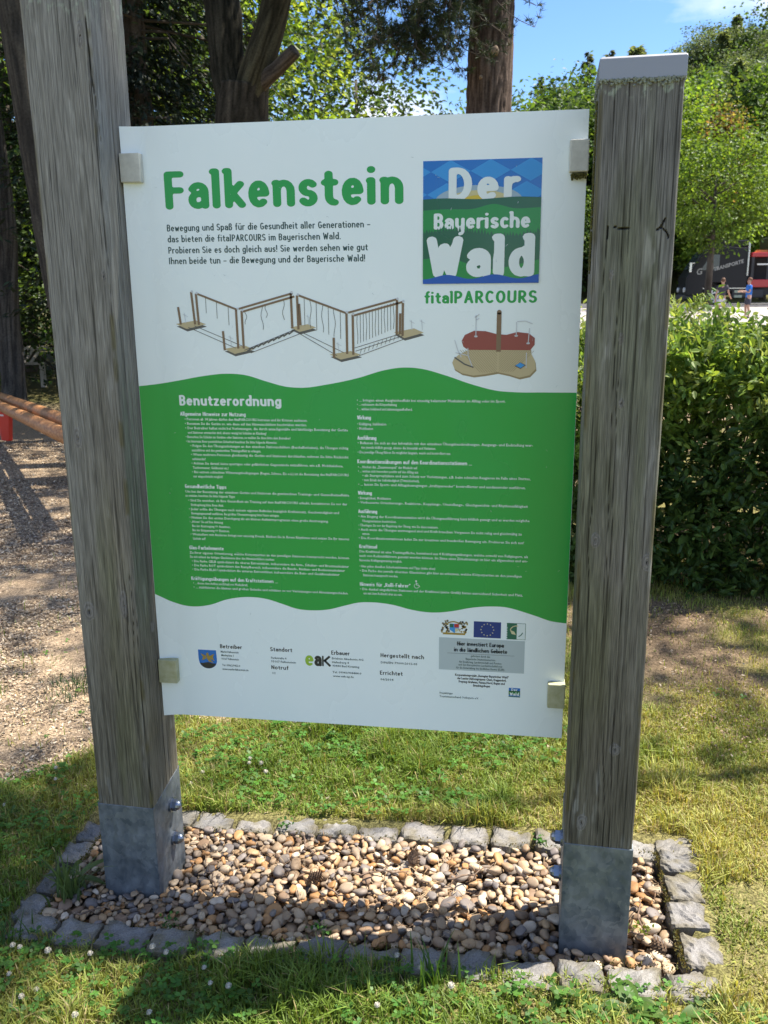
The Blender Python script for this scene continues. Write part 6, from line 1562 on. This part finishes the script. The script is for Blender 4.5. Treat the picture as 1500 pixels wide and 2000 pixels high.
# ------------------------------------------------------------------ the truck
tz = gz(12, 48) + .03
T = wthing('truck', 'black truck with slanted white lettering and a red rear superstructure, parked beyond the square', 'truck', (12.5, 49.2, tz))
blk = mat('truck_black', (.010, .010, .013), .35, .0, .3, .0); rub = mat('rubber', (.02, .02, .02), .85); glass = mat('dark_glass', (.02, .03, .035), .08, 0, .8); rd = mat('truck_red', (.42, .012, .02), .3, 0, .5, .4)
chrome = mat('chrome', (.7, .7, .7), .2, .95); wht = mat('truck_white', (.75, .75, .72), .4); drk = mat('chassis', (.03, .03, .035), .6)
y0, y1 = 48.0, 50.45; Z = lambda v: tz + v
body = MB().prism([(9.95, Z(.55)), (10.75, Z(.55)), (10.85, Z(1.0)), (11.1, Z(1.2)), (11.75, Z(1.2)), (12.0, Z(1.0)), (12.1, Z(.75)), (13.0, Z(.75)), (13.0, Z(2.95)), (11.45, Z(3.1)), (10.75, Z(2.85)), (10.15, Z(1.85)), (9.92, Z(1.5))], y0, y1).obj('cab', blk, T, bevel=.05)
MB().prism([(11.0, Z(3.06)), (13.0, Z(2.97)), (13.0, Z(3.35)), (11.6, Z(3.4))], y0 + .15, y1 - .15).obj('roof_fairing', blk, T, bevel=.05)
wd = MB().prism([(10.62, Z(1.85)), (11.55, Z(1.85)), (11.55, Z(2.65)), (11.1, Z(2.65))], y0 - .012, y0 + .02).obj('side_window', glass, T, bevel=.004)
MB().add([(10.17, y0 + .15, Z(1.92)), (10.17, y1 - .15, Z(1.92)), (10.72, y1 - .2, Z(2.80)), (10.72, y0 + .2, Z(2.80)), (10.13, y0 + .15, Z(1.92)), (10.13, y1 - .15, Z(1.92)), (10.68, y1 - .2, Z(2.80)), (10.68, y0 + .2, Z(2.80))], [(0, 1, 2, 3), (7, 6, 5, 4), (0, 3, 7, 4), (1, 5, 6, 2)]).obj('windscreen', glass, T)
MB().box((10.0, y0 - .25, Z(1.75)), (10.12, y0 - .05, Z(2.25))).box((10.05, y0 - .06, Z(2.2)), (10.3, y0 + .05, Z(2.25))).obj('mirror', chrome, T, bevel=.02)
MB().box((9.85, y0 + .05, Z(.35)), (10.8, y1 - .05, Z(.60))).obj('bumper', drk, T, bevel=.03)
MB().tube([(9.86, y0 + .30, Z(.85)), (9.98, y0 + .30, Z(.85))], [.13, .13], 14).obj('headlight', wht, T)
MB().tube([(9.86, y1 - .30, Z(.85)), (9.98, y1 - .30, Z(.85))], [.13, .13], 14).obj('headlight', wht, T)
MB().box((10.8, y0 - .01, Z(.9)), (13.2, y0 + .02, Z(.93))).obj('trim_line', chrome, T)
def wheel(x, y, s_):
    b = MB(); b.tube([(x, y, Z(.52)), (x, y + .06 * s_, Z(.52)), (x, y + .26 * s_, Z(.52)), (x, y + .32 * s_, Z(.52))], [.46, .52, .52, .46], 28); w = b.obj('wheel', rub, T)
    b = MB(); b.tube([(x, y - .012 * s_, Z(.52)), (x, y + .03 * s_, Z(.52))], [.34, .34], 24); rim = b.obj('rim', wht, w)
    b = MB(); b.tube([(x, y - .03 * s_, Z(.52)), (x, y + .0 * s_, Z(.52))], [.12, .15], 16)
    for k in range(10): a = k * .628; b.tube([(x + .235 * math.cos(a), y - .016 * s_, Z(.52) + .235 * math.sin(a)), (x + .235 * math.cos(a), y + .02 * s_, Z(.52) + .235 * math.sin(a))], [.045, .045], 8)
    b.obj('hub', drk, rim)
for x in (11.42, 15.3, 16.6): wheel(x, y0 - .02, 1); wheel(x, y1 + .02, -1)
MB().box((10.3, y0 + .35, Z(.55)), (17.6, y1 - .35, Z(.95))).obj('chassis', drk, T)
MB().prism([(12.3, Z(.4)), (13.9, Z(.4)), (13.9, Z(.85)), (12.3, Z(.85))], y0, y0 + .55).obj('fuel_tank', drk, T, bevel=.06)
for zz in (.43, .68): MB().box((12.42, y0 - .02, Z(zz)), (12.82, y0 + .0, Z(zz + .13))).obj('side_plate', mat('plate', (.35, .40, .30), .5), T)
MB().tube([(12.98, y0 - .06, Z(1.55)), (12.98, y0 - .06, Z(3.25))], [.045, .045], 10).obj('exhaust_pipe', chrome, T)
MB().prism([(13.15, Z(.95)), (17.6, Z(.95)), (17.6, Z(1.35)), (13.15, Z(1.35))], y0, y1).obj('rear_body', rd, T, bevel=.03)
MB().prism([(13.15, Z(2.5)), (17.6, Z(2.5)), (17.6, Z(2.72)), (13.15, Z(2.72))], y0, y1).obj('rear_body', rd, T, bevel=.03)
for x in (13.17, 13.95, 15.0, 16.2, 17.45): MB().box((x, y0 + .02, Z(1.35)), (x + .14, y0 + .14, Z(2.5))).obj('pillar', drk, T)
MB().box((13.2, y1 - .3, Z(1.35)), (17.5, y1 - .2, Z(2.5))).obj('rear_panel', drk, T)
MB().box((13.45, y0 - .01, Z(2.08)), (14.25, y0 + .02, Z(2.16))).obj('white_strip', wht, T)
MB().prism([(13.4, Z(2.72)), (14.3, Z(2.72)), (14.2, Z(2.85)), (13.5, Z(2.85))], y0 + .3, y0 + .7).obj('warning_light', mat('amber', (.75, .25, .05), .4), T)
MB().box((14.0, y0 + .2, Z(2.72)), (14.6, y1 - .4, Z(3.5))).obj('crane_base', chrome, T, bevel=.08)
def lettering(txt, x, z, size, ang, y, parent, m_, name='lettering'):
    cu = bpy.data.curves.new('t', 'FONT'); cu.body = txt; cu.size = size; cu.resolution_u = 2; cu.offset = .008; cu.shear = .2
    o = bpy.data.objects.new('t', cu); me = bpy.data.meshes.new_from_object(o); bpy.data.objects.remove(o); bpy.data.curves.remove(cu)
    ca, sa = math.cos(ang), math.sin(ang)
    for v in me.vertices: v.co = (x + v.co.x * ca - v.co.y * sa, y, z + v.co.x * sa + v.co.y * ca)
    me.materials.clear(); link(name, me, parent, m_)
lt = mat('lettering_grey', (.34, .34, .33), .5)
lettering('G', 10.42, Z(1.60), .42, .24, y0 - .014, body, lt); lettering('&', 11.0, Z(1.74), .36, .24, y0 - .014, body, lt); lettering('TRANSPORTE', 11.28, Z(1.80), .25, .27, y0 - .014, body, lt)

# ------------------------------------------------------------------ two people
def skin_body(name, J, E, parent, m_, sub=2):
    """J joint -> (x,y,z,r); E edges; continuous skin surface"""
    names = list(J); me = bpy.data.meshes.new(name)
    me.from_pydata([J[k][:3] for k in names], [(names.index(a), names.index(b_)) for a, b_ in E], [])
    o = bpy.data.objects.new(name, me); COL.objects.link(o)
    md = o.modifiers.new('skin', 'SKIN'); md.use_smooth_shade = True
    for i, k in enumerate(names):
        v = me.skin_vertices[0].data[i]; v.radius = (J[k][3], J[k][3]) if len(J[k]) == 4 else J[k][3:5]; v.use_root = (i == 0)
    s_ = o.modifiers.new('sub', 'SUBSURF'); s_.levels = s_.render_levels = sub
    dg = bpy.context.evaluated_depsgraph_get(); new = bpy.data.meshes.new_from_object(o.evaluated_get(dg)); bpy.data.objects.remove(o); bpy.data.meshes.remove(me)
    new.name = name; new.materials.clear(); return link(name, new, parent, m_)
skin = mat('skin', (.45, .26, .18), .6); 
def person(lab, x, y, face, hgt, shirt, shorts, hair, pose):
    z = gz(x, y) + .03; t = thing('person', lab, 'person', (x, y, z), face); k = hgt / 1.75; s_ = k
    J = {'pelvis': (0, 0, .95, .115), 'belly': (0, 0, 1.08, .115), 'chest': (0, .0, 1.30, .135), 'neck0': (0, 0, 1.46, .06), 'neck': (0, -.01, 1.50, .052), 'head0': (0, -.015, 1.58, .078), 'head1': (0, -.01, 1.66, .088), 'head2': (0, 0, 1.72, .062)}
    E = [('pelvis', 'belly'), ('belly', 'chest'), ('chest', 'neck0'), ('neck0', 'neck'), ('neck', 'head0'), ('head0', 'head1'), ('head1', 'head2')]
    for sd, q in ((-1, 'l'), (1, 'r')):
        el, wr = pose[q]
        st_ = pose['step'] * sd
        J.update({q + 'hip': (sd * .09, 0, .90, .095), q + 'knee': (sd * .10, -.04 + st_ * .5, .50, .06), q + 'calf': (sd * .10, -.01 + st_ * .8, .36, .056), q + 'ank': (sd * .10, st_, .09, .038), q + 'toe': (sd * .115, st_ - .17, .035, .034),
                  q + 'sh': (sd * .18, 0, 1.41, .058), q + 'el': (sd * (.20 + el[0]), el[1], el[2], .040), q + 'wr': (sd * (.19 + wr[0]), wr[1], wr[2], .026)})
        w = np.array(J[q + 'wr'][:3]); e_ = np.array(J[q + 'el'][:3]); dd = unit(w - e_); J[q + 'palm'] = (*(w + dd * .07), .034, .018)
        E += [('pelvis', q + 'hip'), (q + 'hip', q + 'knee'), (q + 'knee', q + 'calf'), (q + 'calf', q + 'ank'), (q + 'ank', q + 'toe'), ('chest', q + 'sh'), (q + 'sh', q + 'el'), (q + 'el', q + 'wr'), (q + 'wr', q + 'palm')]
        sv = unit(np.cross(dd, [0.2, 1, .1]))
        for fi in range(5):
            off = (fi - 1.5) * .017; L = (.062, .072, .078, .070, .055)[fi]
            if fi == 4: a1 = w + dd * .02 + sv * .035; a2 = a1 + dd * .035 + sv * .012
            else: a1 = w + dd * .11 + sv * off; a2 = a1 + dd * L * .8 + np.array([0, -.015, -.008])
            J[q + 'f%d' % fi] = (*a1, .010); J[q + 'g%d' % fi] = (*a2, .007)
            E += [(q + 'palm', q + 'f%d' % fi), (q + 'f%d' % fi, q + 'g%d' % fi)]
    sc = lambda D: {a: tuple(c * k for c in b_) for a, b_ in D.items()}
    skin_body('body', sc(J), E, t, skin, 2)
    # clothes follow the limbs a little outside them
    sh = {a: J[a] for a in ('belly', 'chest', 'neck0')}; sh['hem'] = (0, 0, .90, .155); sh['belly'] = (0, 0, 1.08, .135); sh['chest'] = (0, 0, 1.30, .152); sh['neck0'] = (0, 0, 1.455, .072)
    Es = [('hem', 'belly'), ('belly', 'chest'), ('chest', 'neck0')]
    for sd, q in ((-1, 'l'), (1, 'r')):
        a, b_ = np.array(J[q + 'sh'][:3]), np.array(J[q + 'el'][:3]); m2 = a + (b_ - a) * .62
        sh[q + 's'] = (*a, .074); sh[q + 'e'] = (*m2, .062); Es += [('chest', q + 's'), (q + 's', q + 'e')]
    skin_body('shirt', sc(sh), Es, t, mat('shirt', shirt, .85), 2)
    so = {'w': (0, 0, .99, .138), 'p': (0, 0, .90, .140)}; Eo = [('w', 'p')]
    for q in 'lr':
        a, b_ = np.array(J[q + 'hip'][:3]), np.array(J[q + 'knee'][:3]); so[q + 'h'] = (*a, .122); so[q + 'k'] = (*(a + (b_ - a) * .85), .092); Eo += [('p', q + 'h'), (q + 'h', q + 'k')]
    skin_body('shorts', sc(so), Eo, t, mat('shorts', shorts, .85), 2)
    b = MB(); b.ell((0, .012 * k, 1.69 * k), (.094 * k, .104 * k, .098 * k), 16, 12, jit=lambda V: (1 + .04 * np.sin(V[:, 0] * 9) * np.cos(V[:, 1] * 8))[:, None])
    V = b.V[0]; V[:, 2] = np.maximum(V[:, 2], np.where(V[:, 1] < 0, 1.69 * k, 1.60 * k)); b.obj('hair', mat('hair', hair, .8), t, sm=True)
    for sd in (-1, 1):
        MB().ell((sd * .088 * k, 0, 1.635 * k), (.012 * k, .02 * k, .03 * k), 8, 6).obj('ear', skin, t, sm=True)
        MB().ell((sd * .032 * k, -.092 * k, 1.65 * k), (.011 * k, .008 * k, .007 * k), 8, 6).obj('eye', mat('eye', (.05, .04, .03), .3), t, sm=True)
        b = MB(); st_ = pose['step'] * sd; b.ell((sd * .108 * k, (st_ - .07) * k, .04 * k), (.048 * k, .135 * k, .045 * k), 12, 8); b.obj('shoe', mat('shoe', (.06, .06, .07), .7), t, sm=True)
    MB().ell((0, -.108 * k, 1.62 * k), (.013 * k, .02 * k, .022 * k), 8, 6).obj('nose', skin, t, sm=True)
    MB().ell((0, -.098 * k, 1.575 * k), (.026 * k, .008 * k, .007 * k), 8, 6).obj('mouth', mat('lips', (.35, .12, .10), .5), t, sm=True)
    return t
person('person in dark grey T-shirt and white shorts walking before the truck wheel', 8.83, 34.2, 3.0, 1.50, (.055, .05, .06), (.62, .60, .60), (.10, .05, .025), dict(l=((.06, -.03, 1.14), (.16, -.16, .98)), r=((.05, .06, 1.13), (.07, .02, .88)), step=.12))
person('person in blue T-shirt facing left with both forearms raised', 9.85, 34.4, -1.45, 1.50, (.02, .16, .55), (.05, .05, .07), (.12, .05, .025), dict(l=((.02, -.06, 1.13), (-.06, -.30, 1.16)), r=((.02, -.06, 1.13), (-.06, -.30, 1.20)), step=.04))
